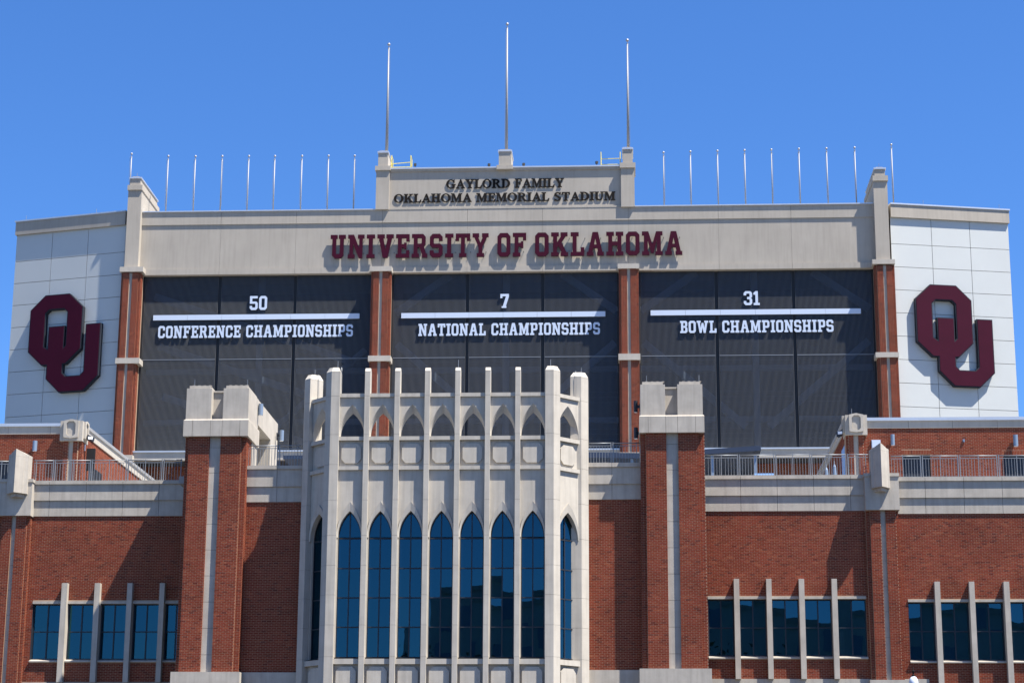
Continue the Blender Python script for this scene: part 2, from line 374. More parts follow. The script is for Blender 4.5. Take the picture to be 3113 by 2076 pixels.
# glazed, ribbed screens in the three bays
bays = [(colX[0][1], colX[1][0], (671, 899.7)), (colX[1][1], colX[2][0], (1422.2, 1650)), (colX[2][1], colX[3][0], (2176.6, 2410.6))]
Zt0 = ZZ(1540, 1088, YS+.5); YG = YS+.33
for bi, (bxa, bxb, gaps) in enumerate(bays):
    gx = [XX(p, 840, YG) for p in gaps]; xs = [bxa+.13, gx[0]-.12, gx[0]+.12, gx[1]-.12, gx[1]+.12, bxb-.13]
    bx('bay_jamb', bxa-.01, bxa+.10, YG-.05, YG+.25, Zg0, Zg1, 'black', st); bx('bay_jamb', bxb-.10, bxb+.01, YG-.05, YG+.25, Zg0, Zg1, 'black', st)
    for p in range(3):
        xa, xb = xs[2*p], xs[2*p+1]
        for (za, zb_) in ((Zg0+.02, Zt0-.02), (Zt0+.02, Zg1+.12)):
            sp = bx('screen_panel', xa, xb, YG, YG+.02, za, zb_, 'screen', st)
            n = 64; g = G(); dx = (xb-xa)/n
            for i in range(n+1): g.box(xa+i*dx-.009, xa+i*dx+.009, YG-.035, YG-.002, za, zb_)
            g.build('screen_rib', 'rib', sp, kind='stuff')
        bx('transom', xa, xb, YG-.045, YG+.0, Zt0-.018, Zt0+.018, 'rail', st)
    for gxx in gx: bx('mullion', gxx-.15, gxx+.15, YG+.06, YG+.22, Zg0, Zg1+.1, 'black', st)
    # steel seen through the glass
    mx = (bxa+bxb)/2; w2 = (bxb-bxa)/2
    g = G(); Yb = YG+.9
    def dbeam(u0, z0, u1, z1, t=.22):
        L = math.hypot(u1-u0, z1-z0); nx, nz = -(z1-z0)/L*t, (u1-u0)/L*t
        P = [(u0+nx, z0+nz), (u0-nx, z0-nz), (u1-nx, z1-nz), (u1+nx, z1+nz)]
        g.poly([(x, Yb, z) for x, z in P]+[(x, Yb+.3, z) for x, z in P], [(0,1,2,3),(7,6,5,4),(0,4,5,1),(1,5,6,2),(2,6,7,3),(3,7,4,0)])
    H = Zg1-Zg0
    if bi == 0:
        for k in range(3): dbeam(bxa+.5+k*.4, Zg1-1.0-k*3.2, bxb-1.2, Zg1-5.3-k*3.0)
        dbeam(bxb-.5, Zg1-4.5, mx+1, Zg0+1.5, .16)
    else:
        for s_ in (-1, 1):
            dbeam(mx+s_*w2*.5, Zg1+.2, mx+s_*w2*.98, Zg1-2.2); dbeam(mx+s_*w2*.96, Zg1-4.2, mx+s_*w2*.1, Zg0+1.6)
    g.build('bracing', 'beam', st)
    g = G(); g.box(mx-.2, mx+.2, Yb+.4, Yb+.7, Zg0, Zg1+.3)
    for zz_ in (Zt0-.35, Zg0+.42*(Zt0-Zg0)-.2, Zg0+.3): g.box(bxa, bxb, Yb+.8, Yb+1.1, zz_-.16, zz_+.16)
    g.build('floor_beam', 'beam', st)
    g = G()
    for k in range(3):
        zr = Zg0+1.1+k*2.3
        for q in range(3): g.box(bxa, bxb, Yb+1.3, Yb+1.33, zr+q*.32, zr+q*.32+.03)
    g.build('concourse_rail', 'rail', st)
    G().box(bxa, bxb, YS+6.5, YS+6.8, ZTF, Zg1+.5).build('back_wall', 'inner', st)
# base of the stadium below the glass
Yb_ = YS-.25
z = lambda y: ZZ(1500, y, Yb_)
for xa, xb in ((colX[0][1], colX[1][0]), (colX[1][1], colX[2][0]), (colX[2][1], colX[3][0])):
    bx('sill_coping', xa-.02, xb+.02, Yb_-.08, YG+.3, z(1369+.5), z(1369)+.08, 'flash', st)
    bx('sill_course', xa-.02, xb+.02, Yb_, Yb_+.3, z(1394), z(1369+.5), 'stone2', st); bx('soffit', xa-.02, xb+.02, Yb_+.3, YS+2.4, z(1394)+.05, z(1394)+.15, 'inner', st)  # soffit slab coloured dark to read as shade behind the sill
for A, B in colX: bx('column_base', A-.1, B+.1, YS-.75, YS+.1, z(1398), ZZ(1500, 1377, YS-.7), 'stone2', st)
blw = bx('base_wall', X0s-1, X1s+1, YS+2.0, YS+2.4, ZTF-2, z(1394), 'mortar', st)
b2 = Bricks(); b2.fill(FRONT(YS+2.0), XX(400, 1420, YS), XX(870, 1420, YS), ZZ(500, 1450, YS)-1, z(1385)); b2.fill(FRONT(YS+2.0), XX(2300, 1420, YS), XX(2620, 1420, YS), ZZ(500, 1450, YS)-1, z(1385))
b2.build(blw)
bx('roof_slab', X0s+.2, X1s-.2, YS+.6, YS+14, Zc1-.9, Zc1-.5, 'membrane', st)
bx('side_wall', X0s+.2, X0s+.6, YS+.6, YS+14, 0, Zc1-.9, 'eifs', st); bx('side_wall', X1s-.6, X1s-.2, YS+.6, YS+14, 0, Zc1-.9, 'eifs', st)
bx('rear_wall', X0s+.2, X1s-.2, YS+13.6, YS+14, 0, Zc1-.9, 'eifs', st)

# ---- white panel wings either side
def wing(side):
    al = R_(14.5 if side < 0 else 12.0); lab = 'left' if side < 0 else 'right'
    t = thing('panel_wing', ('shaded white metal panel wing with the dark O and U, left of the brick columns' if side < 0 else
               'sunlit white metal panel wing carrying the interlocking O and U, right of the brick columns'), 'building wing', (0, YS, 0))
    ox = XX(376, 829, YS-.1) if side < 0 else XX(2712, 806, YS-.1)
    oy = YS-.1
    # u runs outward (away from the centre) along the receding wall
    ang = al
    d = Vector((side*math.cos(ang), math.sin(ang), 0)); n = Vector((-side*0+side*math.sin(ang)*-1*-1, 0, 0))
    nin = Vector((-side*math.sin(ang), math.cos(ang), 0))            # into the wall
    def fr(u, dd, z): return Vector((ox, oy, 0))+d*u+nin*dd+Vector((0, 0, z))
    def hit(px, py, dd=0):
        r = ray(px, py); p0 = fr(0, dd, 0); tt = (p0-EYE).dot(nin)/r.dot(nin); p = EYE+r*tt
        return (p-Vector((ox, oy, 0))).dot(d), p.z
    if side < 0:
        uj = [0, hit(269, 715)[0], hit(160.3, 720)[0], hit(50.5, 740)[0]]
        za, zb = hit(381, 765.8)[1], hit(381, 833)[1]; ztop = hit(220, 701)[1]; zct = hit(220, 658)[1]
    else:
        uj = [0, hit(2830, 680)[0], hit(2947, 690)[0], hit(3066, 720)[0]]
        za, zb = hit(2703, 740.6)[1], hit(2703, 809.8)[1]; ztop = hit(2880, 671)[1]; zct = hit(2880, 629)[1]
    dz = za-zb; zs = [ztop, za]
    while zs[-1] > ZTF+1.5: zs.append(zs[-1]-dz)
    zs = zs[::-1]
    fz = fr if side > 0 else (lambda u, dd, z: fr(-u, dd, z))
    U = uj if side > 0 else [-q for q in uj][::-1]
    panels('wall_panel', U, zs, fz, 0, .06, 'white', t, .03)
    G().fbox(fz, U[0]+.01, U[-1]-.01, .05, 9, 0, zs[-1]).build('wing_body', 'joint', t)
    G().fbox(fz, U[0], U[-1]+(.05 if side > 0 else 0), -.16, .5, ztop, zct-.09).build('wing_cornice', 'eifs', t) if side > 0 else G().fbox(fz, U[0]-.05, U[-1], -.16, .5, ztop, zct-.09).build('wing_cornice', 'eifs', t)
    G().fbox(fz, U[0]-(.1 if side < 0 else 0), U[-1]+(.1 if side > 0 else 0), -.22, .6, zct-.09, zct).build('wing_coping', 'flash', t)
    for q in (.3, .95):
        p = fr(uj[-1]*q, .3, 0); G().tube((p.x, p.y, zct), (p.x, p.y, zct+.45), .012).build('lightning_rod', 'rail', t)
    # logo: regular outline in its own units (x right, y down)
    if side < 0: pa, pb = (262, 1003), (870, 1003); lx0, _ = 0, 0
    O = [(1.15,0),(3.12,0),(4.24,1.12),(4.24,4.5),(3.1,5.62),(2.82,5.62),(2.82,6.42),(3.12,6.74),(4.38,6.74),(4.70,6.42),(4.70,2.62),(5.80,2.62),(5.80,6.78),(4.68,7.9),(2.72,7.9),(1.62,6.78),(1.62,5.62),(1.15,5.62),(0,4.5),(0,1.12)]
    I = [(1.50,1.10),(2.78,1.10),(3.10,1.42),(3.10,4.2),(2.82,4.5),(2.82,2.62),(1.62,2.62),(1.62,4.5),(1.16,4.2),(1.16,1.42)]
    if side > 0: c1, z1_ = hit(2200+1518/2.575, 850+300/2.575, -.45); c2, _ = hit(2200+2118/2.575, 850+640/2.575, -.45); _, zt = hit(2200+1720/2.575, 850+45/2.575, -.45); _, zb2 = hit(2200+1910/2.575, 850+829/2.575, -.45)
    else: c1, _ = hit(262/2.939, 850+450/2.939, -.45); c2, _ = hit(869/2.939, 850+700/2.939, -.45); _, zt = hit(500/2.939, 850+137/2.939, -.45); _, zb2 = hit(620/2.939, 850+990/2.939, -.45)
    if side < 0: c1, c2 = -c1, -c2
    sx = (c2-c1)/5.8; sz = (zt-zb2)/7.9
    lg = thing('logo_sign', ('dark shaded maroon interlocking O and U letters on the left white wing' if side < 0 else 'sunlit maroon interlocking O and U letters on the right white wing'),
               'logo sign', fz(c1+2.9*sx, 0, zb2), 'interlocking letter logos on the white wings')
    def ring(name, m, d0, d1, grow):
        g = G()
        def off(P, amt):
            out = []; n = len(P)
            for i in range(n):
                a, b, c = Vector(P[i-1]), Vector(P[i]), Vector(P[(i+1) % n])
                e1 = (b-a).normalized(); e2 = (c-b).normalized(); n1 = Vector((e1.y, -e1.x)); n2 = Vector((e2.y, -e2.x))
                k = (n1+n2); k = k/max(.3, (1+n1.dot(n2))); out.append(tuple(b+k*amt))
            return out
        Po = off(O, grow); Pi = off(I, -grow)
        # strips between outer outline and hole, as simple polygons split at two cuts
        P1 = [Po[0], Po[1], Po[2], Po[3], Po[4], Po[5], Pi[4], Pi[3], Pi[2], Pi[1], Pi[0]]
        P2 = [Po[5], Po[6], Po[7], Po[8], Po[9], Po[10], Po[11], Po[12], Po[13], Po[14], Po[15], Po[16], Pi[7], Pi[6], Pi[5], Pi[4]]
        P3 = [Po[16], Po[17], Po[18], Po[19], Po[0], Pi[0], Pi[9], Pi[8], Pi[7]]
        T = lambda p, dd: fz(c1+p[0]*sx, dd, zt-p[1]*sz)
        for P in (P1, P2, P3):
            g.poly([T(p, d0) for p in P], [tuple(range(len(P)))[::-1]])
        for P in (Po, Pi):
            n = len(P); g.poly([T(p, d0) for p in P]+[T(p, d1) for p in P], [(i, (i+1) % n, n+(i+1) % n, n+i) for i in range(n)])
        g.build(name, m, lg)
    ring('letter_face', 'maroon', -.38, -.345, -.0)
    ring('letter_return', 'edge', -.355, -.05, .07)
    for q in ((1, 1.2), (3.6, 1.2), (3.6, 4), (5.2, 3.4), (2.2, 6.2), (5.2, 6.2), (.6, 4)):
        a = fz(c1+q[0]*sx, -.2, zt-q[1]*sz); b = fz(c1+q[0]*sx, .0, zt-q[1]*sz)
        G().tube(a, b, .03).build('bracket', 'edge', lg)
wing(-1); wing(1)

# ================================================================== LETTERING
VL = {
'U': (7.4, [[(0,10),(3.4,10),(3.4,8.4),(2.8,8.4),(2.8,2.2),(3.1,1.8),(4.3,1.8),(4.6,2.2),(4.6,8.4),(4,8.4),(4,10),(7.4,10),(7.4,8.4),(6.5,8.4),(6.5,1.3),(5.2,0),(2.2,0),(.9,1.3),(.9,8.4),(0,8.4)]]),
'N': (8, [[(0,0),(3.4,0),(3.4,1.6),(2.6,1.6),(2.6,6.0),(5.4,0),(7.2,0),(7.2,8.4),(8,8.4),(8,10),(4.8,10),(4.8,8.4),(5.5,8.4),(5.5,4.3),(2.9,10),(0,10),(0,8.4),(.8,8.4),(.8,1.6),(0,1.6)]]),
'I': (4, [[(0,0),(4,0),(4,1.6),(3,1.6),(3,8.4),(4,8.4),(4,10),(0,10),(0,8.4),(1,8.4),(1,1.6),(0,1.6)]]),
'V': (8, [[(0,10),(3.6,10),(3.6,8.4),(3,8.4),(4,3.6),(5,8.4),(4.4,8.4),(4.4,10),(8,10),(8,8.4),(7.2,8.4),(5.2,0),(2.8,0),(.8,8.4),(0,8.4)]]),
'E': (6.6, [[(0,0),(6.6,0),(6.6,3.2),(5,3.2),(5,1.7),(2.8,1.7),(2.8,4.2),(4,4.2),(4,3.6),(5.2,3.6),(5.2,6.4),(4,6.4),(4,5.8),(2.8,5.8),(2.8,8.3),(5,8.3),(5,6.9),(6.6,6.9),(6.6,10),(0,10),(0,8.4),(.9,8.4),(.9,1.6),(0,1.6)]]),
'F': (6.6, [[(0,0),(3.8,0),(3.8,1.6),(2.8,1.6),(2.8,4.2),(4,4.2),(4,3.6),(5.2,3.6),(5.2,6.4),(4,6.4),(4,5.8),(2.8,5.8),(2.8,8.3),(5,8.3),(5,6.9),(6.6,6.9),(6.6,10),(0,10),(0,8.4),(.9,8.4),(.9,1.6),(0,1.6)]]),
'L': (6.4, [[(0,0),(6.4,0),(6.4,3.6),(4.7,3.6),(4.7,1.7),(2.8,1.7),(2.8,8.4),(3.8,8.4),(3.8,10),(0,10),(0,8.4),(.9,8.4),(.9,1.6),(0,1.6)]]),
'T': (7, [[(1.7,0),(5.3,0),(5.3,1.6),(4.45,1.6),(4.45,8.3),(5.4,8.3),(5.4,6.9),(7,6.9),(7,10),(0,10),(0,6.9),(1.6,6.9),(1.6,8.3),(2.55,8.3),(2.55,1.6),(1.7,1.6)]]),
'Y': (7.8, [[(2.1,0),(5.7,0),(5.7,1.6),(4.85,1.6),(4.85,4.2),(7,8.4),(7.8,8.4),(7.8,10),(4.6,10),(4.6,8.4),(5,8.4),(3.9,6),(2.8,8.4),(3.2,8.4),(3.2,10),(0,10),(0,8.4),(.8,8.4),(2.95,4.2),(2.95,1.6),(2.1,1.6)]]),
'H': (8, [[(0,0),(3.6,0),(3.6,1.6),(2.8,1.6),(2.8,4.2),(5.2,4.2),(5.2,1.6),(4.4,1.6),(4.4,0),(8,0),(8,1.6),(7.1,1.6),(7.1,8.4),(8,8.4),(8,10),(4.4,10),(4.4,8.4),(5.2,8.4),(5.2,5.9),(2.8,5.9),(2.8,8.4),(3.6,8.4),(3.6,10),(0,10),(0,8.4),(.9,8.4),(.9,1.6),(0,1.6)]]),
'K': (8, [[(0,0),(3.6,0),(3.6,1.6),(2.8,1.6),(2.8,3.5),(3.4,4.3),(4.9,1.6),(4.4,1.6),(4.4,0),(8,0),(8,1.6),(7.2,1.6),(4.9,5.8),(6.8,8.4),(7.7,8.4),(7.7,10),(4.4,10),(4.4,8.4),(4.7,8.4),(2.8,5.9),(2.8,8.4),(3.6,8.4),(3.6,10),(0,10),(0,8.4),(.9,8.4),(.9,1.6),(0,1.6)]]),
'M': (9.6, [[(0,0),(3.4,0),(3.4,1.6),(2.7,1.6),(2.7,6.2),(4.2,.8),(5.4,.8),(6.9,6.2),(6.9,1.6),(6.2,1.6),(6.2,0),(9.6,0),(9.6,1.6),(8.8,1.6),(8.8,8.4),(9.6,8.4),(9.6,10),(6.6,10),(4.8,4.6),(3.0,10),(0,10),(0,8.4),(.9,8.4),(.9,1.6),(0,1.6)]]),
'W': (10.4, [[(0,10),(3.6,10),(3.6,8.4),(2.9,8.4),(3.5,4),(4.4,8.2),(6,8.2),(6.9,4),(7.5,8.4),(6.8,8.4),(6.8,10),(10.4,10),(10.4,8.4),(9.5,8.4),(7.9,0),(6.1,0),(5.2,4.4),(4.3,0),(2.5,0),(.9,8.4),(0,8.4)]]),
'A': (8, [[(0,0),(3.2,0),(3.2,1.6),(2.7,1.6),(3.06,3.2),(3.395,4.7),(4.0,7.4),(4.605,4.7),(4.94,3.2),(5.3,1.6),(4.8,1.6),(4.8,0),(8,0),(8,1.6),(7.3,1.6),(5.3,10),(2.7,10),(.7,1.6),(0,1.6)],[(3.06,3.2),(4.94,3.2),(4.605,4.7),(3.395,4.7)]]),
'R': (7.6, [[(0,0),(3.6,0),(3.6,1.6),(2.8,1.6),(2.8,10),(0,10),(0,8.4),(.9,8.4),(.9,1.6),(0,1.6)],[(2.8,10),(2.8,8.3),(4.5,8.3),(4.8,8),(4.8,6.2),(4.5,5.9),(2.8,5.9),(2.8,4.3),(3.8,4.3),(5.1,1.0),(5.1,0),(7.6,0),(7.6,1.6),(7,1.6),(5.9,4.7),(6.7,5.5),(6.7,8.8),(5.5,10)]]),
'P': (6.9, [[(0,0),(3.8,0),(3.8,1.6),(2.8,1.6),(2.8,10),(0,10),(0,8.4),(.9,8.4),(.9,1.6),(0,1.6)],[(2.8,10),(2.8,8.3),(4.5,8.3),(4.8,8),(4.8,5.7),(4.5,5.4),(2.8,5.4),(2.8,3.7),(5.5,3.7),(6.7,4.9),(6.7,8.8),(5.5,10)]]),
'B': (6.8, [[(0,0),(2.8,0),(2.8,10),(0,10),(0,8.4),(.9,8.4),(.9,1.6),(0,1.6)],[(2.8,10),(2.8,8.3),(4.3,8.3),(4.5,8.1),(4.5,6.1),(4.3,5.9),(2.8,5.9),(2.8,4.3),(4.4,4.3),(4.6,4.1),(4.6,1.9),(4.4,1.7),(2.8,1.7),(2.8,0),(5.4,0),(6.6,1.2),(6.6,4.1),(5.6,5.1),(6.5,6),(6.5,8.8),(5.3,10)]]),
'C': (6.4, [[(1.4,0),(5,0),(6.4,1.4),(6.4,3.7),(4.5,3.7),(4.5,2.2),(4.1,1.8),(2.3,1.8),(1.95,2.1),(1.95,7.9),(2.3,8.2),(4.1,8.2),(4.5,7.8),(4.5,6.3),(6.4,6.3),(6.4,8.6),(5,10),(1.4,10),(0,8.6),(0,1.4)]]),
'O': (6.4, [[(1.4,0),(3.2,0),(3.2,1.8),(2.3,1.8),(1.95,2.15),(1.95,7.85),(2.3,8.2),(3.2,8.2),(3.2,10),(1.4,10),(0,8.6),(0,1.4)],[(3.2,0),(5,0),(6.4,1.4),(6.4,8.6),(5,10),(3.2,10),(3.2,8.2),(4.1,8.2),(4.45,7.85),(4.45,2.15),(4.1,1.8),(3.2,1.8)]]),
'S': (6.3, [[(0,1.3),(1.3,0),(5,0),(6.3,1.3),(6.3,4.6),(5.1,5.8),(2.2,5.8),(1.9,6.1),(1.9,7.9),(2.2,8.2),(4.1,8.2),(4.4,7.9),(4.4,7.0),(6.2,7.0),(6.2,8.7),(4.9,10),(1.3,10),(0,8.7),(0,5.3),(1.2,4.1),(4.1,4.1),(4.4,3.8),(4.4,2.1),(4.1,1.8),(2.2,1.8),(1.9,2.1),(1.9,3.0),(0,3.0)]]),
'5': (6.3, [[(0,1.3),(1.3,0),(5,0),(6.3,1.3),(6.3,4.9),(5.1,6.1),(1.9,6.1),(1.9,8.3),(6.1,8.3),(6.1,10),(0,10),(0,4.5),(4.1,4.5),(4.4,4.2),(4.4,2.1),(4.1,1.8),(2.2,1.8),(1.9,2.1),(1.9,3),(0,3)]]),
'7': (6.4, [[(1.0,0),(4.6,0),(4.6,1.3),(4.2,1.3),(6.4,8),(6.4,10),(0,10),(0,7),(1.6,7),(1.6,8.3),(4.2,8.3),(1.9,1.3),(1.0,1.3)]]),
'3': (6.3, [[(0,1.3),(1.3,0),(5,0),(6.3,1.3),(6.3,4.1),(5.4,5),(6.3,5.9),(6.3,8.7),(5,10),(1.3,10),(0,8.7),(0,7),(1.9,7),(1.9,8),(2.2,8.3),(4.1,8.3),(4.4,8),(4.4,6.2),(4.1,5.9),(2.5,5.9),(2.5,4.2),(4.1,4.2),(4.4,3.9),(4.4,2),(4.1,1.7),(2.2,1.7),(1.9,2),(1.9,3),(0,3)]]),
'1': (4.6, [[(0,0),(4.6,0),(4.6,1.6),(3.3,1.6),(3.3,10),(1.6,10),(0,8.8),(0,7.4),(1.4,7.4),(1.4,1.6),(0,1.6)]]),
}
VL['0'] = VL['O']
def arcs(cx, cz, rx, rz, a0, a1, n=10): return [(cx+rx*math.cos(R_(a0+(a1-a0)*i/n)), cz+rz*math.sin(R_(a0+(a1-a0)*i/n))) for i in range(n+1)]
def sring(a0, a1, cx=5, ox=5, ix=2.9, oz=5, iz=4.4): return arcs(cx, 5, ox, oz, a0, a1, 16)+arcs(cx, 5, ix, iz, a1, a0, 16)
SL = {   # roman letters: thick stems, thin arms, bracketed feet
'I': (4.4, [[(0,0),(4.4,0),(4.4,.6),(3.3,1),(3.3,9),(4.4,9.4),(4.4,10),(0,10),(0,9.4),(1.1,9),(1.1,1),(0,.6)]]),
'L': (8, [[(0,0),(7.4,0),(8,3),(7.4,3),(6,.9),(3.3,.8),(3.3,9),(4.4,9.4),(4.4,10),(0,10),(0,9.4),(1.1,9),(1.1,1),(0,.6)]]),
'E': (8, [[(0,0),(7.4,0),(8,3),(7.4,3),(6,.9),(3.3,.8),(3.3,4.7),(4.8,4.7),(5.4,3.4),(5.9,3.4),(5.9,7),(5.4,7),(4.8,5.6),(3.3,5.5),(3.3,9.2),(5.8,9.2),(7,7.3),(7.5,7.3),(7.3,10),(0,10),(0,9.4),(1.1,9),(1.1,1),(0,.6)]]),
'F': (7.6, [[(0,0),(4.6,0),(4.6,.6),(3.3,1),(3.3,4.7),(4.8,4.7),(5.4,3.4),(5.9,3.4),(5.9,7),(5.4,7),(4.8,5.6),(3.3,5.5),(3.3,9.2),(5.8,9.2),(7,7.3),(7.5,7.3),(7.3,10),(0,10),(0,9.4),(1.1,9),(1.1,1),(0,.6)]]),
'T': (8.6, [[(2.1,0),(6.5,0),(6.5,.6),(5.4,1),(5.4,9.2),(6.9,9.2),(8,7.2),(8.6,7.2),(8.4,10),(.2,10),(0,7.2),(.6,7.2),(1.7,9.2),(3.2,9.2),(3.2,1),(2.1,.6)]]),
'Y': (9.6, [[(2.8,0),(7.2,0),(7.2,.6),(6.1,1),(6.1,4.4),(8.3,8.9),(9.6,9.4),(9.6,10),(5.9,10),(5.9,9.4),(7.3,8.9),(5.5,5.3),(3.6,9),(4.6,9.4),(4.6,10),(0,10),(0,9.4),(1,9),(3.9,4.2),(3.9,1),(2.8,.6)]]),
'A': (9.6, [[(0,0),(3.2,0),(3.2,.6),(1.9,1.1),(2.53,2.9),(2.8,3.7),(4.3,7.6),(5.85,3.7),(6.15,2.9),(6.8,1.1),(5.8,.6),(5.8,0),(9.6,0),(9.6,.6),(8.9,1),(5.4,10),(4.6,10),(1.2,1.1),(0,.6)],[(2.53,2.9),(6.15,2.9),(5.85,3.7),(2.8,3.7)]]),
'H': (9.8, [[(0,0),(4.3,0),(4.3,.6),(3.3,1),(3.3,4.6),(6.5,4.6),(6.5,1),(5.5,.6),(5.5,0),(9.8,0),(9.8,.6),(8.7,1),(8.7,9),(9.8,9.4),(9.8,10),(5.5,10),(5.5,9.4),(6.5,9),(6.5,5.5),(3.3,5.5),(3.3,9),(4.3,9.4),(4.3,10),(0,10),(0,9.4),(1.1,9),(1.1,1),(0,.6)]]),
'K': (9.8, [[(0,0),(4.3,0),(4.3,.6),(3.3,1),(3.3,3.9),(4.1,4.8),(6.6,1),(5.7,.6),(5.7,0),(9.8,0),(9.8,.6),(8.9,1),(5.4,6.2),(8,9),(9.3,9.4),(9.3,10),(5.7,10),(5.7,9.4),(6.9,9),(3.3,5),(3.3,9),(4.3,9.4),(4.3,10),(0,10),(0,9.4),(1.1,9),(1.1,1),(0,.6)]]),
'M': (11.6, [[(0,0),(3,0),(3,.6),(2,1),(2,8),(5.2,0),(5.8,0),(8.4,7.6),(8.4,1),(7.4,.6),(7.4,0),(11.6,0),(11.6,.6),(10.6,1),(10.6,9),(11.6,9.4),(11.6,10),(8.4,10),(6,3.4),(3.3,10),(0,10),(0,9.4),(1.2,9),(1.2,1),(0,.6)]]),
'U': (9.6, [[(0,10),(4.3,10),(4.3,9.4),(3.3,9),(3.3,3),(3.7,1.6),(5.2,.9),(6.8,1.5),(7.4,3),(7.4,9),(6.3,9.4),(6.3,10),(9.6,10),(9.6,9.4),(8.5,9),(8.5,3),(7.6,.8),(5,-.2),(2.3,.4),(1.1,2.6),(1.1,9),(0,9.4)]]),
'O': (10, [sring(90, 270), sring(-90, 90)]),
'D': (9.6, [[(0,0),(3.3,0),(3.3,10),(0,10),(0,9.4),(1.1,9),(1.1,1),(0,.6)], arcs(3.3, 5, 6.2, 5, -90, 90, 16)+arcs(3.3, 5, 3.9, 4.3, 90, -90, 16)]),
'R': (9.8, [[(0,0),(4.3,0),(4.3,.6),(3.3,1),(3.3,10),(0,10),(0,9.4),(1.1,9),(1.1,1),(0,.6)], arcs(3.3, 7.3, 4.9, 2.7, -60, 90, 12)+arcs(3.3, 7.3, 2.7, 1.9, 90, -90, 12)+[(3.3,4.7),(4.5,4.7),(7.2,0),(9.8,0),(9.8,.6),(9.1,1)]]),
'G': (10.2, [sring(40, 270), [(5,0),(5,.6),(6.3,.9),(7,1.4),(7,3.6),(5.9,4),(5.9,4.6),(10.2,4.6),(10.2,4),(9.2,3.6),(9.2,.9),(7.4,.2)], [(7.9,7.1),(8.4,6.4),(8.9,6.4),(8.9,9.8),(8.4,9.8),(8,9.2),(7.4,8.9)]]),
'S': (7.4, [arcs(3.5, 7.2, 3.3, 2.8, 25, 205, 10)+arcs(3.7, 7.4, 1.6, 1.9, 205, 20, 8), [(.5,6.1),(2.3,6.6),(6.6,4.2),(7,3),(5.2,2.3),(4.9,3.4)], arcs(3.7, 2.7, 3.3, 2.8, -155, 20, 10)+arcs(3.5, 2.5, 1.6, 1.9, 20, -160, 8), [(6.3,8.2),(6.8,6.9),(6.8,10),(6.3,10),(5.8,9.4)], [(.7,1.8),(.2,3.2),(.2,-.2),(.7,-.1),(1.3,.6)]]),
}
def grow(P, amt):
    out = []; n = len(P)
    area = sum(P[i][0]*P[(i+1) % n][1]-P[(i+1) % n][0]*P[i][1] for i in range(n)); sg_ = 1 if area > 0 else -1
    for i in range(n):
        a, b, c = Vector(P[i-1]), Vector(P[i]), Vector(P[(i+1) % n])
        if (b-a).length < 1e-6 or (c-b).length < 1e-6: out.append(tuple(b)); continue
        e1 = (b-a).normalized(); e2 = (c-b).normalized(); n1 = Vector((e1.y, -e1.x)); n2 = Vector((e2.y, -e2.x))
        out.append(tuple(b+(n1+n2)/max(.45, 1+n1.dot(n2))*amt*sg_))
    return out
def word(text, table, xs, zb, zt, Y, depth, face, side, parent, gapw=1.0, space=4.4, bold=0):
    """letters spread so the word exactly spans xs=(x0,x1); Y = front plane"""
    ws = [space if c == ' ' else table[c][0] for c in text]
    tot = sum(ws)+gapw*(len(text)-1); k = (xs[1]-xs[0])/tot; kz = (zt-zb)/10; x = xs[0]
    for c, wd in zip(text, ws):
        if c != ' ':
            g = G(); d = 0
            for P in table[c][1]:
                if bold: P = grow(P, bold)
                n = len(P); V = [(x+p[0]*k, 0, zb+p[1]*kz) for p in P]
                g.poly([(a, Y-d, z_) for a, _, z_ in V], [tuple(range(n))], 0)
                g.poly([(a, Y-d, z_) for a, _, z_ in V]+[(a, Y+depth, z_) for a, _, z_ in V], [(i, (i+1) % n, n+(i+1) % n, n+i) for i in range(n)], 1)
                g.poly([(a, Y+depth, z_) for a, _, z_ in V], [tuple(range(n))[::-1]], 1)
                d += .0015
            g.build('letter', [face, side], parent)
        x += (wd+gapw)*k
# name board letters
sg = thing('stadium_name_sign', 'dark serif letters spelling the stadium name on the roof board', 'sign', ((bx0+bx1)/2, YS, Zc1))
Yl = YS-.055
word('GAYLORD FAMILY', SL, (XX(1357, 560, Yl), XX(1714, 560, Yl)), ZZ(1535, 571, Yl), ZZ(1535, 544.5, Yl), Yl, .03, 'bronze', 'bronze', sg, .7, 4, bold=.26)
word('OKLAHOMA MEMORIAL STADIUM', SL, (XX(1198, 600, Yl), XX(1870, 600, Yl)), ZZ(1535, 612.5, Yl), ZZ(1535, 587, Yl), Yl, .03, 'bronze', 'bronze', sg, .7, 4, bold=.26)
# University sign, on an exposed raceway
us_ = thing('university_sign', 'maroon block letters mounted across the frieze above the screened bays', 'sign', (XX(1540, 750, YS), YS, Zl1))
Yl = YS-.25
for word_, a, b in (('UNIVERSITY', 1004.5, 1485), ('OF', 1512, 1599.5), ('OKLAHOMA', 1626.5, 2074)):
    m_ = (a+b)/2; yy = 785-(m_-1004)*.0085; zb_, zt_ = ZZ(m_, yy-2, Yl), ZZ(m_, yy-73, Yl)
    zm = ZZ(1540, 780, Yl); zmt = ZZ(1540, 708.5, Yl)
    word(word_, VL, (XX(a, 745, Yl), XX(b, 745, Yl)), zm, zmt, Yl, .12, 'maroon', 'edge', us_, 1.15)
    xa, xb = XX(a+8, 745, Yl), XX(b-8, 745, Yl)
    n = int((xb-xa)/.9)
    for i in range(n+1):
        xx = xa+(xb-xa)*i/n
        for zz_ in (zm+.35, zmt-.35): G().tube((xx, Yl+.12, zz_), (xx, YS, zz_-.0), .02, n=5).build('standoff', 'edge', us_)
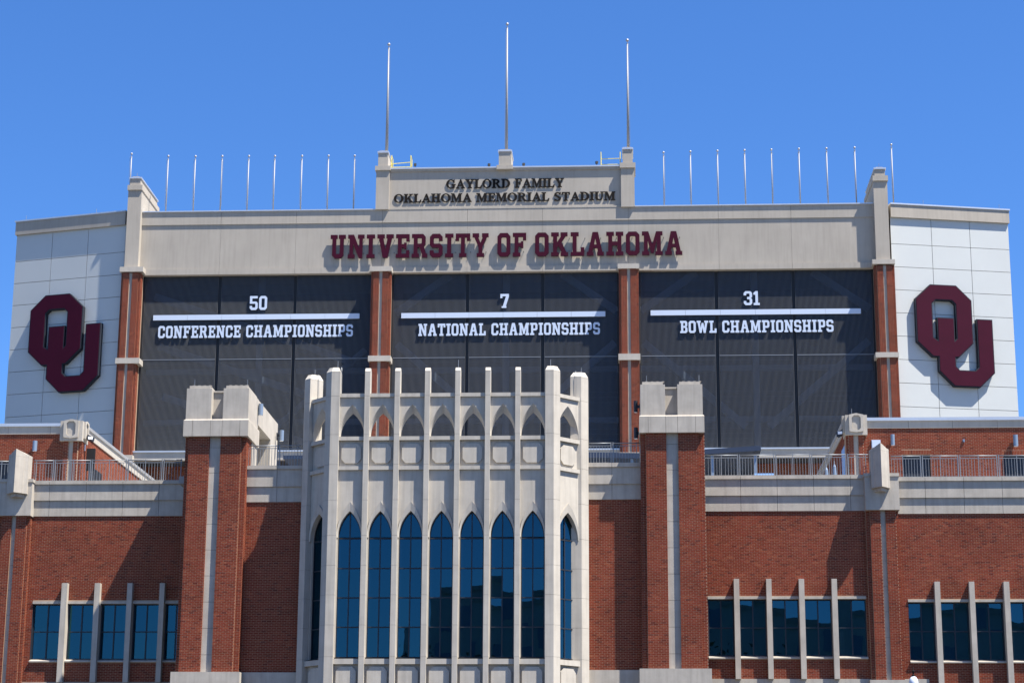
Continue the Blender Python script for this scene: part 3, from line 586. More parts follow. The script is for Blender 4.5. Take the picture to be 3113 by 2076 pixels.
# championships on the screens
Yl = YG-.13
for num, nx, txt, ta, tb, ba, bb, yb in (('50', (759.5, 812), 'CONFERENCE CHAMPIONSHIPS', 481, 1073, 465.5, 1093, 963),
                                          ('7', (1521, 1547), 'NATIONAL CHAMPIONSHIPS', 1272, 1824, 1219.5, 1840.5, 956.5),
                                          ('31', (2261, 2309.5), 'BOWL CHAMPIONSHIPS', 2067.5, 2534, 1977.5, 2617.5, 948)):
    s_ = thing('championship_sign', {'50': 'pale blue number 50 over a bar and conference championships, on the left screened bay', '7': 'pale blue number 7 over a bar and national championships, on the middle screened bay',
        '31': 'pale blue number 31 over a bar and bowl championships, on the right screened bay'}[num], 'sign', (XX((ta+tb)/2, 1000, YG), YG, ZZ((ta+tb)/2, 1020, YG)), 'championship counts on the dark screens')
    m_ = (ta+tb)/2; yc = yb
    zbar1, zbar0 = ZZ((ba+bb)/2, yc-7.5, Yl), ZZ((ba+bb)/2, yc+8, Yl)
    xa, xb = XX(ba, yc, Yl), XX(bb, yc, Yl)
    n = 6
    for i in range(n): bx('bar_section', xa+(xb-xa)*i/n+.006, xa+(xb-xa)*(i+1)/n-.006, Yl, Yl+.08, zbar0, zbar1, 'signw', s_)
    bx('bar_backing', xa-.02, xb+.02, Yl+.06, Yl+.12, zbar0-.03, zbar1+.03, 'edge', s_)
    zt_, zb_ = ZZ(m_, yc+25.5, Yl), ZZ(m_, yc+62.5, Yl)
    word(txt, VL, (XX(ta, yc+44, Yl), XX(tb, yc+44, Yl)), zb_, zt_, Yl, .05, 'signw', 'edge', s_, .9, 3.4)
    zt_, zb_ = ZZ(m_, yc-63, Yl), ZZ(m_, yc-20.5, Yl)
    word(num, VL, (XX(nx[0], yc-40, Yl), XX(nx[1], yc-40, Yl)), zb_, zt_, Yl, .09, 'signw', 'edge', s_, 1.0)

# ================================================================== FLAGPOLES
def flagpole(xb, yb, xt, yt, Y, r0, r1, ball, label, group, hidden=.8, halyard=True):
    B = at(xb, yb, Y); ztop = at(xt, yt, Y).z; x = (B.x+at(xt, yt, Y).x)/2
    t = thing('flagpole', label, 'flagpole', (x, Y, B.z-hidden), group)
    zt = ztop-2*ball-.10
    G().tube((x, Y, B.z-hidden), (x, Y, zt), r0, r1, 10).build('shaft', 'pole', t, smooth=True)
    G().tube((x, Y, zt), (x, Y, zt+.10), r1*.6, r1*.4, 6).build('stem', 'ball', t)
    G().tube((x-.02, Y-r1, zt-.06), (x+.02, Y-r1-.10, zt-.06), .035, n=6).build('truck', 'rail', t)
    G().lathe((x, Y, ztop-ball), [(ball*math.sin(a), -ball*math.cos(a)) for a in [math.pi*i/8+1e-3 for i in range(9)]], 12).build('ball', 'ball', t, smooth=True)
    if halyard:
        s_ = random.choice((-1, 1))
        G().tube((x+s_*(r0+.03), Y-.05, B.z+.2), (x+s_*(r1+.05), Y-.05, zt-.05), .009, n=4).build('halyard', 'rail', t)
    return t
flagpole(1177.5, 462, 1180.3, 131.8, YS+.5, .095, .045, .10, 'tall white flagpole rising from the left pier of the name board', 'tall flagpoles on the name board piers', .1)
flagpole(1540.5, 458, 1541.5, 70, YS+.5, .095, .045, .10, 'tallest white flagpole rising from the middle pier of the name board', 'tall flagpoles on the name board piers', .1)
flagpole(1909.5, 452, 1907.5, 119, YS+.5, .095, .045, .10, 'tall white flagpole rising from the right pier of the name board', 'tall flagpoles on the name board piers', .1)
Lp = [(396.8, 564, 399, 465), (505.3, 637, 511, 472), (588, 637, 593.8, 472.5), (670.3, 637, 675, 472), (752.3, 636.5, 755.4, 472), (832.3, 636, 834, 472), (914, 636, 918, 471.5), (995, 636, 998.4, 471), (1075.6, 635, 1077, 471)]
Rp = [(2018.2, 624.6, 2018, 460.6), (2100.5, 623.5, 2099.5, 458), (2183, 622.5, 2182, 456), (2266, 621, 2264.5, 454), (2348.4, 618.5, 2345.5, 452.5), (2433, 617.5, 2428.5, 450), (2517.5, 616, 2512.5, 448.5), (2602.6, 614.5, 2599, 446), (2714, 616, 2712, 437)]
ordn = ['first', 'second', 'third', 'fourth', 'fifth', 'sixth', 'seventh', 'eighth']
for i, p in enumerate(Lp):
    lab = 'short flagpole standing behind the left end pylon, beside its cap' if i == 0 else 'short roof flagpole, %s to the right of the left end pylon' % ordn[i-1]
    flagpole(*p, YS+1.0, .044, .034, .074, lab, 'short flagpoles along the roof edge')
for i, p in enumerate(Rp):
    lab = 'short roof flagpole, %s to the right of the name board' % ordn[i] if i < 8 else 'short roof flagpole on the right white wing, beyond the right end pylon'
    flagpole(*p, YS+1.0, .044, .034, .074, lab, 'short flagpoles along the roof edge')
# yellow ladder guards and small roof floodlights
def guard(xs, ytop, yb, rails, label):
    Y = YS+1.2; t = thing('roof_guard', label, 'guard rail', at(sum(xs)/len(xs), yb, Y), 'yellow roof guards')
    pts = [at(x, ytop, Y) for x in xs]; z0 = at(xs[0], yb, Y).z-.3
    for p in pts:
        for dy in (0, .7): G().tube((p.x, Y+dy, z0), (p.x, Y+dy, p.z), .028, n=6).build('post', 'yellow', t)
        G().tube((p.x, Y, p.z), (p.x, Y+.7, p.z), .028, n=6).build('top_bar', 'yellow', t)
        G().tube((p.x, Y, p.z-.5), (p.x, Y+.7, p.z-.5), .022, n=6).build('middle_bar', 'yellow', t)
    for (ra, rb) in rails:
        a, b = at(xs[0], ra, Y), at(xs[-1], rb, Y); G().tube(a, b, .022, n=6).build('chain_bar', 'yellow', t)
guard([1190.8, 1249], 473.5, 512, [(499, 494), (509.5, 508)], 'yellow pipe guard beside the left pier of the name board')
guard([1826.8, 1885], 463, 505, [(484, 482.5), (501, 500)], 'yellow pipe guard beside the right pier of the name board')
for x, y, lab in ((1261.9, 502, 'tiny black floodlight beside the left yellow guard'), (1486.6, 502.5, 'tiny black floodlight left of the middle roof pier'), (1592, 501, 'tiny black floodlight right of the middle roof pier'), (1814, 495.5, 'tiny black floodlight beside the right yellow guard')):
    p = at(x, y, YS+.4); t = thing('roof_floodlight', lab, 'floodlight', (p.x, p.y, Zb1+.09), 'small black floodlights on the name board')
    fr = FR(p.x, p.y, R_(20)); G().fbox(fr, -.07, .07, -.08, .08, p.z-.06, p.z+.09).build('lamp_head', 'black', t)
    G().tube((p.x, p.y, Zb1), (p.x, p.y, p.z), .02, n=6).build('stem', 'black', t)

# ================================================================== FRONT WALLS
def z_at(y, x, Y=YW): return ZZ(x, y, Y)
def cornice(t, xa, xb, y_c0, y_c1, y_f1, y_f2, xref, jx, Y=YW):
    """coping + two stepped fascia courses; xa..xb world X"""
    js = [xa]+[j for j in jx if xa+.1 < j < xb-.1]+[xb]; z = lambda y: ZZ(xref, y, Y)
    fr = FRONT(Y)
    panels('coping_stone', js, [z(y_c1), z(y_c0)], fr, -.185, .45, 'stone', t, .014)
    panels('fascia_panel', js, [z(y_f1), z(y_c1)-.002], fr, -.115, .40, 'stone', t, .014)
    panels('fascia_panel', js, [z(y_f2), z(y_f1)-.002], fr, -.045, .40, 'stone', t, .014)
    bx('cornice_backing', xa, xb, Y+.02, Y+.3, z(y_f2)+.05, z(y_c0)-.06, 'joint', t)
    return z(y_f2), z(y_c0)
def window(t, x0, x1, z0, z1, Y, panes=2, trans=.5, blind=.5, rd=.16):
    fr = FRONT(Y); W = thing_part('window', t)
    g = G(); b = .045
    g.fbox(fr, x0, x1, rd, rd+.10, z0, z0+b); g.fbox(fr, x0, x1, rd, rd+.10, z1-b, z1)
    g.fbox(fr, x0, x0+b, rd, rd+.10, z0+b, z1-b); g.fbox(fr, x1-b, x1, rd, rd+.10, z0+b, z1-b)
    xm = (x0+x1)/2; zt = z0+(z1-z0)*trans
    g.fbox(fr, xm-.025, xm+.025, rd+.003, rd+.09, z0+b, z1-b)
    for a, c in ((x0+b, xm-.025), (xm+.025, x1-b)): g.fbox(fr, a, c, rd+.006, rd+.085, zt-.022, zt+.022)
    wf = g.build('window', 'frame', t)
    for a, c in ((x0+b, xm-.025), (xm+.025, x1-b)):
        for p, q in ((z0+b, zt-.022), (zt+.022, z1-b)):
            pn = bx('pane', a, c, Y+rd+.04, Y+rd+.05, p, q, 'glass', wf); pn.rotation_euler = (R_(random.uniform(-.5, .5)), 0, R_(random.uniform(-.6, .6)))
    if blind > 0: bx('blind', x0+b, x1-b, Y+rd+.22, Y+rd+.225, z1-(z1-z0)*blind, z1-b, 'blind', wf)
    return wf
def thing_part(n, t): return t
def window_wall(nm, label, xa, xb, zb, ztop_fn, lintel, sill, win, fins, blinds, fin_y, phase=0, brick_x=None):
    """brick wall with a band of windows between projecting stone fins (photo px)"""
    t = thing(nm, label, 'brick wall', ((xa+xb)/2, YW, 0))
    zc0, _ = ztop_fn(t)
    (l0, lx, l1), (s0, sx, s1) = lintel, sill
    zl1, zl0 = ZZ(lx, l0, YW), ZZ(lx, l1, YW)                # lintel top, bottom
    zs1, zs0 = ZZ(sx, s0, YW), ZZ(sx, s1, YW)
    wx = [(XX(a, 1900+0, YW), XX(b, 1900, YW)) for a, b in win]
    w0 = wx[0][0]; w1 = min(wx[-1][1], xb)
    g = G(); g.box(xa, w0, YW, YW+.4, zb, zc0+.06); g.box(w1, xb, YW, YW+.4, zb, zc0+.06) if w1 < xb-.01 else None
    g.box(w0, w1, YW, YW+.4, zl1, zc0+.06); g.box(w0, w1, YW, YW+.4, zb, zs0)
    wall = g.build('wall', 'mortar', t)
    B = Bricks(); B.fill(FRONT(YW), xa+.004, xb-.004, zb, zc0, holes=[(w0-.0, w1, zs0, zl1)], phase=xa+phase); B.build(wall)
    bx('room_back', w0, w1, YW+2.2, YW+2.3, zs0-.5, zl1+.5, 'inner', t); bx('room_ceiling', w0, w1, YW+.4, YW+2.2, zl1+.4, zl1+.5, 'inner', t)
    bx('room_floor', w0, w1, YW+.4, YW+2.2, zs0-.6, zs0-.5, 'inner', t)
    fx = []
    for a, b in fins:
        A, C = XX(a, fin_y[0]+120, YW-.25), XX(b, fin_y[0]+120, YW-.25); A = max(A, xa)
        fx.append((A, C)); zt = ZZ(a, fin_y[0], YW-.25); z0 = ZZ(a, fin_y[1], YW-.25)
        bx('stone_fin', A, C, YW-.27, YW+.16, z0, zt, 'stone', t)
    # fins divide the band; lintel and sill run between them
    cuts = [w0]+[c for f in fx for c in f if w0 < c < w1]+[w1]
    bays_ = [(cuts[i], cuts[i+1]) for i in range(0, len(cuts)-1, 2)]
    for i, (a, b) in enumerate(bays_):
        if b-a < .15: continue
        bx('lintel', a, b, YW-.05, YW+.3, zl0, zl1, 'stone', t)
        G().poly([(a, YW-.09, zs0), (b, YW-.09, zs0), (b, YW+.16, zs0), (a, YW+.16, zs0), (a, YW-.09, zs0+.055), (b, YW-.09, zs0+.055), (b, YW+.16, zs1), (a, YW+.16, zs1)],
                 [(3,2,1,0),(4,5,6,7),(0,1,5,4),(1,2,6,5),(2,3,7,6),(3,0,4,7)]).build('sill', 'stone', t)
        window(t, a, b, zs1, zl0, YW, blind=blinds[i % len(blinds)])
        if i == 0: bx('jamb', w0, w0+.012, YW+.004, YW+.16, zs1, zl0, 'frame', t)  # thin dark liner added to mask the sunlit mortar edge
    return t, wall
GB = [(96, 182), (204, 284), (303, 382), (402, 480), (500, 580)]
XpL1 = XX(99, 1700, YW-.0)         # right edge of left pilaster
XtL0 = XX(548, 1700, YW); XtL1 = XX(743, 1700, YM)
# left bay wall
jl = [XX(p, 1500, YW) for p in (152.6, 264, 375, 485)]
xa = XX(92, 1650, YW)
tl, _ = window_wall('brick_wall', 'red brick wall with a window band and stone fins left of the left tower', xa, XtL0+.35, ZZ(300, 2073, YW),
    lambda t: cornice(t, xa, XtL0+.35, 1462.5, 1473, 1521.5, 1568.5, 330, jl),
    (1826.5, 320, 1834.5), (2003, 300, 2012), GB, [(181.5, 198.5), (282, 298.5), (381.5, 397), (480.5, 495.5)], (.42, .44, .47, .62, .64), (1771.5, 2073))
bx('base_course', xa-2.4, XtL0+.3, YW-.06, YW+.5, 0, ZZ(300, 2073, YW), 'stone', tl)
# wall between left tower and entrance bay
def plain_wall(label, xa, xb, zb, c, xref, j, ph=0):
    t = thing('brick_wall', label, 'brick wall', ((xa+xb)/2, YM, 0))
    zc0, _ = cornice(t, xa, xb, *c, xref, j, Y=YM)
    wl = bx('wall', xa, xb, YM, YM+.4, zb, zc0+.06, 'mortar', t)
    B = Bricks(); B.fill(FRONT(YM), xa+.003, xb-.003, zb, zc0, phase=xa+ph); B.build(wl)
    bx('base_course', xa, xb, YM-.08, YM+.5, 0, zb, 'stone', t)
    return t
plain_wall('shaded windowless red brick wall between the left tower and the stone entrance bay', XtL1-.35, XX(925, 1700, YM)+.3, ZZ(800, 2043, YM), (1417.5, 1428, 1480, 1526), 835, [XX(842, 1500, YM)])
XtR0, XtR1 = XX(1951, 1700, YM), XX(2149, 1700, YM)
plain_wall('windowless red brick wall between the stone entrance bay and the right tower', XX(1778, 1700, YM)-.25, XtR0+.35, ZZ(1860, 2036, YM), (1408.6, 1421, 1472, 1518), 1860, [XX(1860.5, 1500, YM)])
xpr0, xpr1 = XX(2641, 1700, YW), XX(2732, 1700, YW)
jr = [XX(p, 1500, YW) for p in (2251.5, 2362.4, 2473.6, 2585)]
XtR1 = XX(2149, 1700, YW)
tr_, _ = window_wall('brick_wall', 'red brick wall with a window band and stone fins between the right tower and the right pilaster', XtR1-.2, xpr0+.2, ZZ(2380, 2063, YW),
    lambda t: cornice(t, XtR1-.2, xpr0+.2, 1446.8, 1457.6, 1506.8, 1553.5, 2340, jr),
    (1812.5, 2390, 1820), (1993, 2390, 2002), [(2153, 2236), (2255, 2335), (2353, 2433), (2453, 2531), (2553, 2636)], [(2233, 2249.5), (2332, 2348), (2431.5, 2448), (2531.5, 2548)], (.30, 0, .75, .35, .30), (1758.5, 2062.5))
bx('base_course', XtR1-.2, xpr1+1, YW-.06, YW+.5, 0, ZZ(2380, 2063, YW), 'stone', tr_)
jf = [XX(p, 1500, YW) for p in (2812, 2929.5, 3046, 3165)]
xfe = XX(3330, 1700, YW)
tf_, _ = window_wall('brick_wall', 'red brick wall with a window band and stone fins at the right edge of the photo', xpr1-.2, xfe, ZZ(3000, 2082, YW),
    lambda t: cornice(t, xpr1-.2, xfe, 1451, 1463, 1513, 1561, 2950, jf),
    (1822, 2930, 1829), (2006, 2930, 2014.5), [(2763, 2848), (2868, 2952), (2974, 3058), (3080, 3166), (3188, 3290)], [(2846, 2862.5), (2951.5, 2967.5), (3057, 3074), (3166, 3183), (3290, 3305)], (.28, .40, .45, .5, .4), (1767, 2084))
bx('base_course', xpr1+1, xfe, YW-.06, YW+.5, 0, ZZ(3000, 2082, YW), 'stone', tf_)

# pilasters with prow-shaped stone heads
def pilaster(label, edges, ytop, yblk, ybot, nose, ny0, ny1, xref, halfw):
    """edges: px of reveal0, brick0, strip0, strip1, brick1, reveal1 at y=1650"""
    Yf = YW-.34; e = [XX(p, 1650, Yf) for p in edges]; t = thing('brick_pilaster', label, 'pilaster', ((e[2]+e[3])/2, Yf, 0))
    zt = ZZ(xref, ytop, Yf-.12); zb_ = ZZ(xref, yblk, Yf-.12); z0 = 0
    zbase = ZZ(xref, ybot, Yf)
    g = G(); g.box(e[1], e[2], Yf, YW+.3, zbase, zb_+.05); g.box(e[3], e[4], Yf, YW+.3, zbase, zb_+.05)
    g.box(e[0], e[1], Yf+.12, YW+.3, zbase, zb_+.05); g.box(e[4], e[5], Yf+.12, YW+.3, zbase, zb_+.05)
    b = g.build('shaft', 'mortar', t)
    zz = [zb_-i*1.02 for i in range(14)]
    for q1, q0 in zip(zz, zz[1:]): bx('inlay', e[2]+.002, e[3]-.002, Yf+.09, YW, q0+.005, q1-.005, 'stone', t)
    bx('inlay_backing', e[2]+.01, e[3]-.01, Yf+.11, YW, zbase, zb_, 'joint', t)
    B = Bricks()
    for fr, a, c, ph in ((FRONT(Yf), e[1], e[2], e[1]), (FRONT(Yf), e[3], e[4], e[3]), (FRONT(Yf+.12), e[0], e[1]-.01, e[0]), (FRONT(Yf+.12), e[4]+.01, e[5], e[4])):
        B.fill(fr, a, c, zbase, zb_, phase=ph)
    B.fill(SIDE_R(e[5]), Yf+.12, YW-.01, zbase, zb_, phase=Yf+.12, yaw=math.pi/2); B.fill(SIDE_R(e[4]), Yf, Yf+.11, zbase, zb_, phase=Yf, yaw=math.pi/2)
    B.build(b)
    bx('head_block', e[0]-.02, e[5]+.05, Yf-.12, YW+.4, zb_, zt-.13, 'stone', t); bx('head_cap', e[0]-.05, e[5]+.08, Yf-.16, YW+.42, zt-.13, zt, 'stone', t)
    Yn = Yf-.70; nx = XX(nose, (ny0+ny1)/2, Yn); zz1 = ZZ(nose, ny0, Yn); zz0 = ZZ(nose, ny1, Yn); h = halfw
    base = [(nx, Yn), (nx+h*.62, Yn+.26), (nx+h*.72, Yn+.34), (nx+h, Yn+.42), (nx+h, Yn+.95), (nx-h, Yn+.95), (nx-h, Yn+.42), (nx-h*.72, Yn+.34), (nx-h*.62, Yn+.26)]
    zb1 = zz1-.30
    G().prism(base, zz0+.0, zb1-.004).build('prow', 'stone', t)
    rear = [(x, y) for x, y in base]
    top = [(nx, Yn+.10)]+[(x*.55+nx*.45, y+.06) for x, y in base[1:4]]+[(x*.55+nx*.45, y) for x, y in base[4:6]]+[(x*.55+nx*.45, y+.06) for x, y in base[6:]]
    # pitched cap: front edge low, ridge high towards the wall
    g = G(); n = len(base)
    hz = [zz1-.03, zz1-.10, zz1-.13, zz1-.16, zz1-.16, zz1-.16, zz1-.16, zz1-.13, zz1-.10]
    hz = [zz1, zz1-.14, zz1-.16, zz1-.20, zz1-.17, zz1-.17, zz1-.20, zz1-.16, zz1-.14]
    g.poly([(x, y, zb1) for x, y in base]+[(x, y, h_) for (x, y), h_ in zip(base, hz)]+[(nx, Yn+.6, zz1+.02)],
           [tuple(range(n))[::-1]]+[(i, (i+1) % n, n+(i+1) % n, n+i) for i in range(n)]+[(n+i, n+(i+1) % n, 2*n) for i in range(n)])
    g.build('prow_cap', 'stone', t)
    g = G(); foot = [(x*.7+nx*.3, (y-Yn)*.8+Yn+.2) for x, y in base]
    g.prism(foot, zz0-.14, zz0-.002, 0, None).build('prow_foot', 'stone', t)
    bx('pilaster_base', e[0]-.10, e[5]+.10, Yf-.14, YW+.2, 0, zbase, 'stone', t)
    return t
pilaster('red brick pilaster with a pointed stone prow at the left edge of the photo', (-10, 2, 31, 44, 76, 86), 1456, 1566.5, 2120, 45.5, 1363, 1495, 50, .42)
pilaster('red brick pilaster with a pointed stone prow right of the right window band', (2636, 2648, 2680, 2695, 2727, 2735), 1438, 1549, 2066, 2679, 1345, 1477.5, 2680, .37)

# ================================================================== TOWERS
def tower(side, e, cap, capy, blocks, by, base_y, xref, openside):
    """e: px at y=1700 of reveal0,brick0,strip0,strip1,brick1,reveal1"""
    Yf = YM-.60; X = [XX(p, 1700, Yf) for p in e]
    t = thing('brick_tower', 'brick tower left of the entrance bay, its sunlit side with a tall opening' if side < 0 else 'brick tower with a stone head right of the entrance bay, seen almost square on', 'tower', ((X[0]+X[-1])/2, Yf, 0), 'brick towers flanking the entrance bay')
    z = lambda y, Y=Yf: ZZ(xref, y, Y)
    zb_ = z(base_y, Yf-.15); zc0 = z(capy[1], Yf-.16); zc1 = z(capy[0], Yf-.16)
    g = G(); g.box(X[1], X[2], Yf, YM+.5, zb_, zc0+.05); g.box(X[3], X[4], Yf, YM+.5, zb_, zc0+.05)
    g.box(X[0], X[1], Yf+.13, YM+.5, zb_, zc0+.05); g.box(X[4], X[5], Yf+.13, YM+1.4, zb_, zc0+.05)
    sh = g.build('shaft', 'mortar', t)
    zz = [zc0-.42-i*1.03 for i in range(14)]; zz = [zc0]+zz
    for q1, q0 in zip(zz, zz[1:]):
        if q1 > zb_: bx('inlay', X[2]+.002, X[3]-.002, Yf+.11, YM, max(q0, zb_)+.006, q1-.006, 'stone', t)
    bx('inlay_backing', X[2]+.01, X[3]-.01, Yf+.13, YM, zb_, zc0, 'joint', t)
    B = Bricks()
    for Y_, a, c in ((Yf, X[1], X[2]), (Yf, X[3], X[4]), (Yf+.13, X[0], X[1]-.01), (Yf+.13, X[4]+.01, X[5])): B.fill(FRONT(Y_), a, c, zb_, zc0, phase=a)
    B.fill(SIDE_R(X[5]), Yf+.13, YM+1.4, zb_, zc0, phase=Yf+.13, yaw=math.pi/2); B.fill(SIDE_R(X[4]), Yf, Yf+.12, zb_, zc0, phase=Yf, yaw=math.pi/2)
    B.fill(SIDE_R(X[2]), Yf, Yf+.10, zb_, zc0, phase=Yf, yaw=math.pi/2)
    B.fill(SIDE_L(X[0]), -YM, -(Yf+.13), zb_, zc0, yaw=-math.pi/2)
    B.build(sh)
    # cap band (jointed), with a lit chamfer on top
    C = [XX(p, (capy[0]+capy[1])/2, Yf-.16) for p in cap]; fr = FRONT(Yf)
    js = [C[0]]+C[1:-1]+[C[-1]]
    panels('cap_panel', js, [zc0, zc1], fr, -.16, 2.35, 'stone', t, .012)
    bx('cap_backing', C[0]+.02, C[-1]-.02, Yf-.13, Yf+2.2, zc0+.02, zc1-.02, 'joint', t)
    G().poly([(C[0], Yf-.16, zc1), (C[-1], Yf-.16, zc1), (C[-1], Yf+2.35, zc1), (C[0], Yf+2.35, zc1), (C[0]+.05, Yf-.05, zc1+.06), (C[-1]-.01, Yf-.05, zc1+.06), (C[-1]-.01, Yf+2.35, zc1+.06), (C[0]+.05, Yf+2.35, zc1+.06)],
             [(3,2,1,0),(4,5,6,7),(0,1,5,4),(1,2,6,5),(2,3,7,6),(3,0,4,7)]).build('cap_chamfer', 'stone', t)
    # twin head blocks with a recessed slot
    a0, a1, b0, b1 = [XX(p, (by[0]+capy[0])/2, Yf) for p in blocks]
    zt = ZZ(xref, by[0], Yf); zk = zc1+.06
    bx('head_block', a0, a1, Yf, Yf+2.2, zk, zt, 'stone', t); bx('head_block', b0, b1, Yf, Yf+2.2, zk, zt, 'stone', t)
    bx('head_slot', a1, b0, Yf+.42, Yf+2.2, zk, zt-.10, 'stone', t); bx('slot_coping', a1, b0, Yf+.36, Yf+2.2, zt-.10, zt-.03, 'stone', t)
    for p, q in ((a0, a1), (b0, b1)):
        G().prism([(p+.08, Yf+.10), (q-.08, Yf+.10), (q-.08, Yf+2.2), (p+.08, Yf+2.2)], zt, zt+.13).build('head_cap', 'stone', t)
        for k in range(4): bx('coping_clip', p+.2+k*.22, p+.3+k*.22, Yf+.12, Yf+.3, zt+.13, zt+.15, 'stone', t)
    # the tower runs back over the terrace walk: pier, opening, lintel, rear pier
    zl = ZZ(787.3 if side < 0 else 2100, 1287.8 if side < 0 else 1276, YM+1.4) ; xr = b1 if side < 0 else b1
    y1, y2, y3 = Yf+2.2, YM+4.7, YM+6.4
    bx('rear_head', a0, b1-.003, y1, y3, zl, zt-.01, 'stone', t)
    bx('rear_pier', a0, b1-.003, y2, y3, ZTF, zl, 'stone', t); bx('walk_wall', a0, a0+.3, y1, y2, ZTF, zl, 'stone', t)
    bx('front_pier', a0, b1-.003, YM+.5, y1, 0, zc0, 'stone', t)
    bx('rear_coping', a0+.08, b1-.1, y1+.1, y3-.3, zt-.01, zt+.10, 'stone', t)
    bx('tower_base', X[0]-.12, X[5]+.12, Yf-.16, YM+.4, 0, zb_, 'stone', t)
    for px_ in ((a0+.25, b1-.12)): G().tube((px_, Yf+.25, zt), (px_, Yf+.25, zt+.42), .010, n=5).build('lightning_rod', 'rail', t)
    return t, (a0, b1), zt
T1, tx1, zt1 = tower(-1, (546, 557.5, 621.5, 656, 718.5, 734.5), (557, 584.6, 639.5, 675, 728.8, 754.4), (1276.5, 1325), (566.5, 642.3, 678.5, 755.6), (1180, 0), 2041, 655, 1)
T2, tx2, zt2 = tower(1, (1950.5, 1967.5, 2030, 2067, 2130, 2148), (1943.2, 1970.5, 2024, 2060, 2114.7, 2141.5), (1264.5, 1314), (1946.8, 2022, 2059.5, 2136), (1168, 0), 2031, 2042, -1)

# ================================================================== ENTRANCE BAY
eb = thing('entrance_bay', 'pale gothic stone entrance bay with pointed arches, slim piers and tall blue windows', 'entrance bay', (XX(1345, 1700, YE), YE, 0))
fy = 1517
finpx = [(1101, 1117), (1193.5, 1209.5), (1286, 1302), (1379.5, 1395), (1472.5, 1488), (1565, 1580.5)]
xref = 1345
ze = lambda y, Y=YE: ZZ(xref, y, Y)
Zj = [ze(y) for y in (1994.8, 1898, 1806.4, 1716.6, 1625.6, 1517.8, 1409.5, 1318.5, 1201.5)]
Ztop = ze(1129.5); Zbase = ze(2090)
fins = [(XX(a, 1630-110, YE), XX(b, 1520, YE)) for a, b in finpx]
Lc = XX(998, 1520, YE), XX(1024.5, 1520, YE); Rc = XX(1657.2, 1520, YE), XX(1683, 1520, YE)
def stone_stack(plan, z0, zt, joints, hip=.19, name='pier_stone', topname='pier_top', wedge=False):
    zs = sorted([z0]+[j for j in joints if z0 < j < zt]+[zt])
    for a, b in zip(zs, zs[1:]): G().prism(plan, a+.004, b-.004).build(name, 'bay', eb)
    cx_ = sum(p[0] for p in plan)/len(plan); cy_ = sum(p[1] for p in plan)/len(plan)
    ins = [(cx_+(x-cx_)*.95, cy_+(y-cy_)*.95) for x, y in plan]
    G().prism(ins, z0, zt-.02).build('pier_core', 'joint', eb)
    # hipped top
    top = [(x, y+.15 if y < cy_ else y-.12) for x, y in plan] if wedge else [(cx_+(x-cx_)*.66, cy_+(y-cy_)*.45) for x, y in plan]
    G().prism(plan, zt+.0, zt+.045).build('pier_collar', 'bay', eb)
    G().prism(plan, zt+.045, zt+.045+hip, 0, top).build(topname, 'bay', eb)
for a, b in fins:
    plan = [(a, YE), (b, YE), (b, YE+.46), (a, YE+.46)]
    stone_stack(plan, 0, Ztop, Zj, .15, wedge=True)
L45 = .35; q = math.sqrt(.5)
planL = [(Lc[0], YE), (Lc[1], YE), (Lc[1], YE+.5), (Lc[0]+.06, YE+.62), (Lc[0]-L45*q, YE+L45*q)]
planR = [(Rc[0], YE), (Rc[1], YE), (Rc[1]+L45*q, YE+L45*q), (Rc[1]-.06, YE+.62), (Rc[0], YE+.5)]
for pl in (planL, planR): stone_stack(pl, 0, Ztop, Zj, .19)
A45 = 1.13
oL = (Lc[0]-A45+.10, YE+A45+.05); oR = (Rc[1]+A45-.08, YE+A45+.05)
planOL = [(oL[0], oL[1]), (oL[0]+.45, oL[1]+.45), (oL[0]+.25, oL[1]+.9), (oL[0]-.26, oL[1]+.9), (oL[0]-.26, oL[1]+.26)]
planOR = [(oR[0]-.43, oR[1]+.02), (oR[0], oR[1]), (oR[0]+.27, oR[1]+.27), (oR[0]+.27, oR[1]+.92), (oR[0]-.43, oR[1]+.92)]
for pl in (planOL, planOR): stone_stack(pl, 0, Ztop, Zj, .22)
def arch(w, h, n=14):                       # pointed arch half curve from springing (w,0) to apex (0,h)
    r = (w*w+h*h)/(2*w); c = w-r; a1 = math.asin(min(1, h/r)); return [(c+r*math.cos(a1*i/n), r*math.sin(a1*i/n)) for i in range(n+1)]
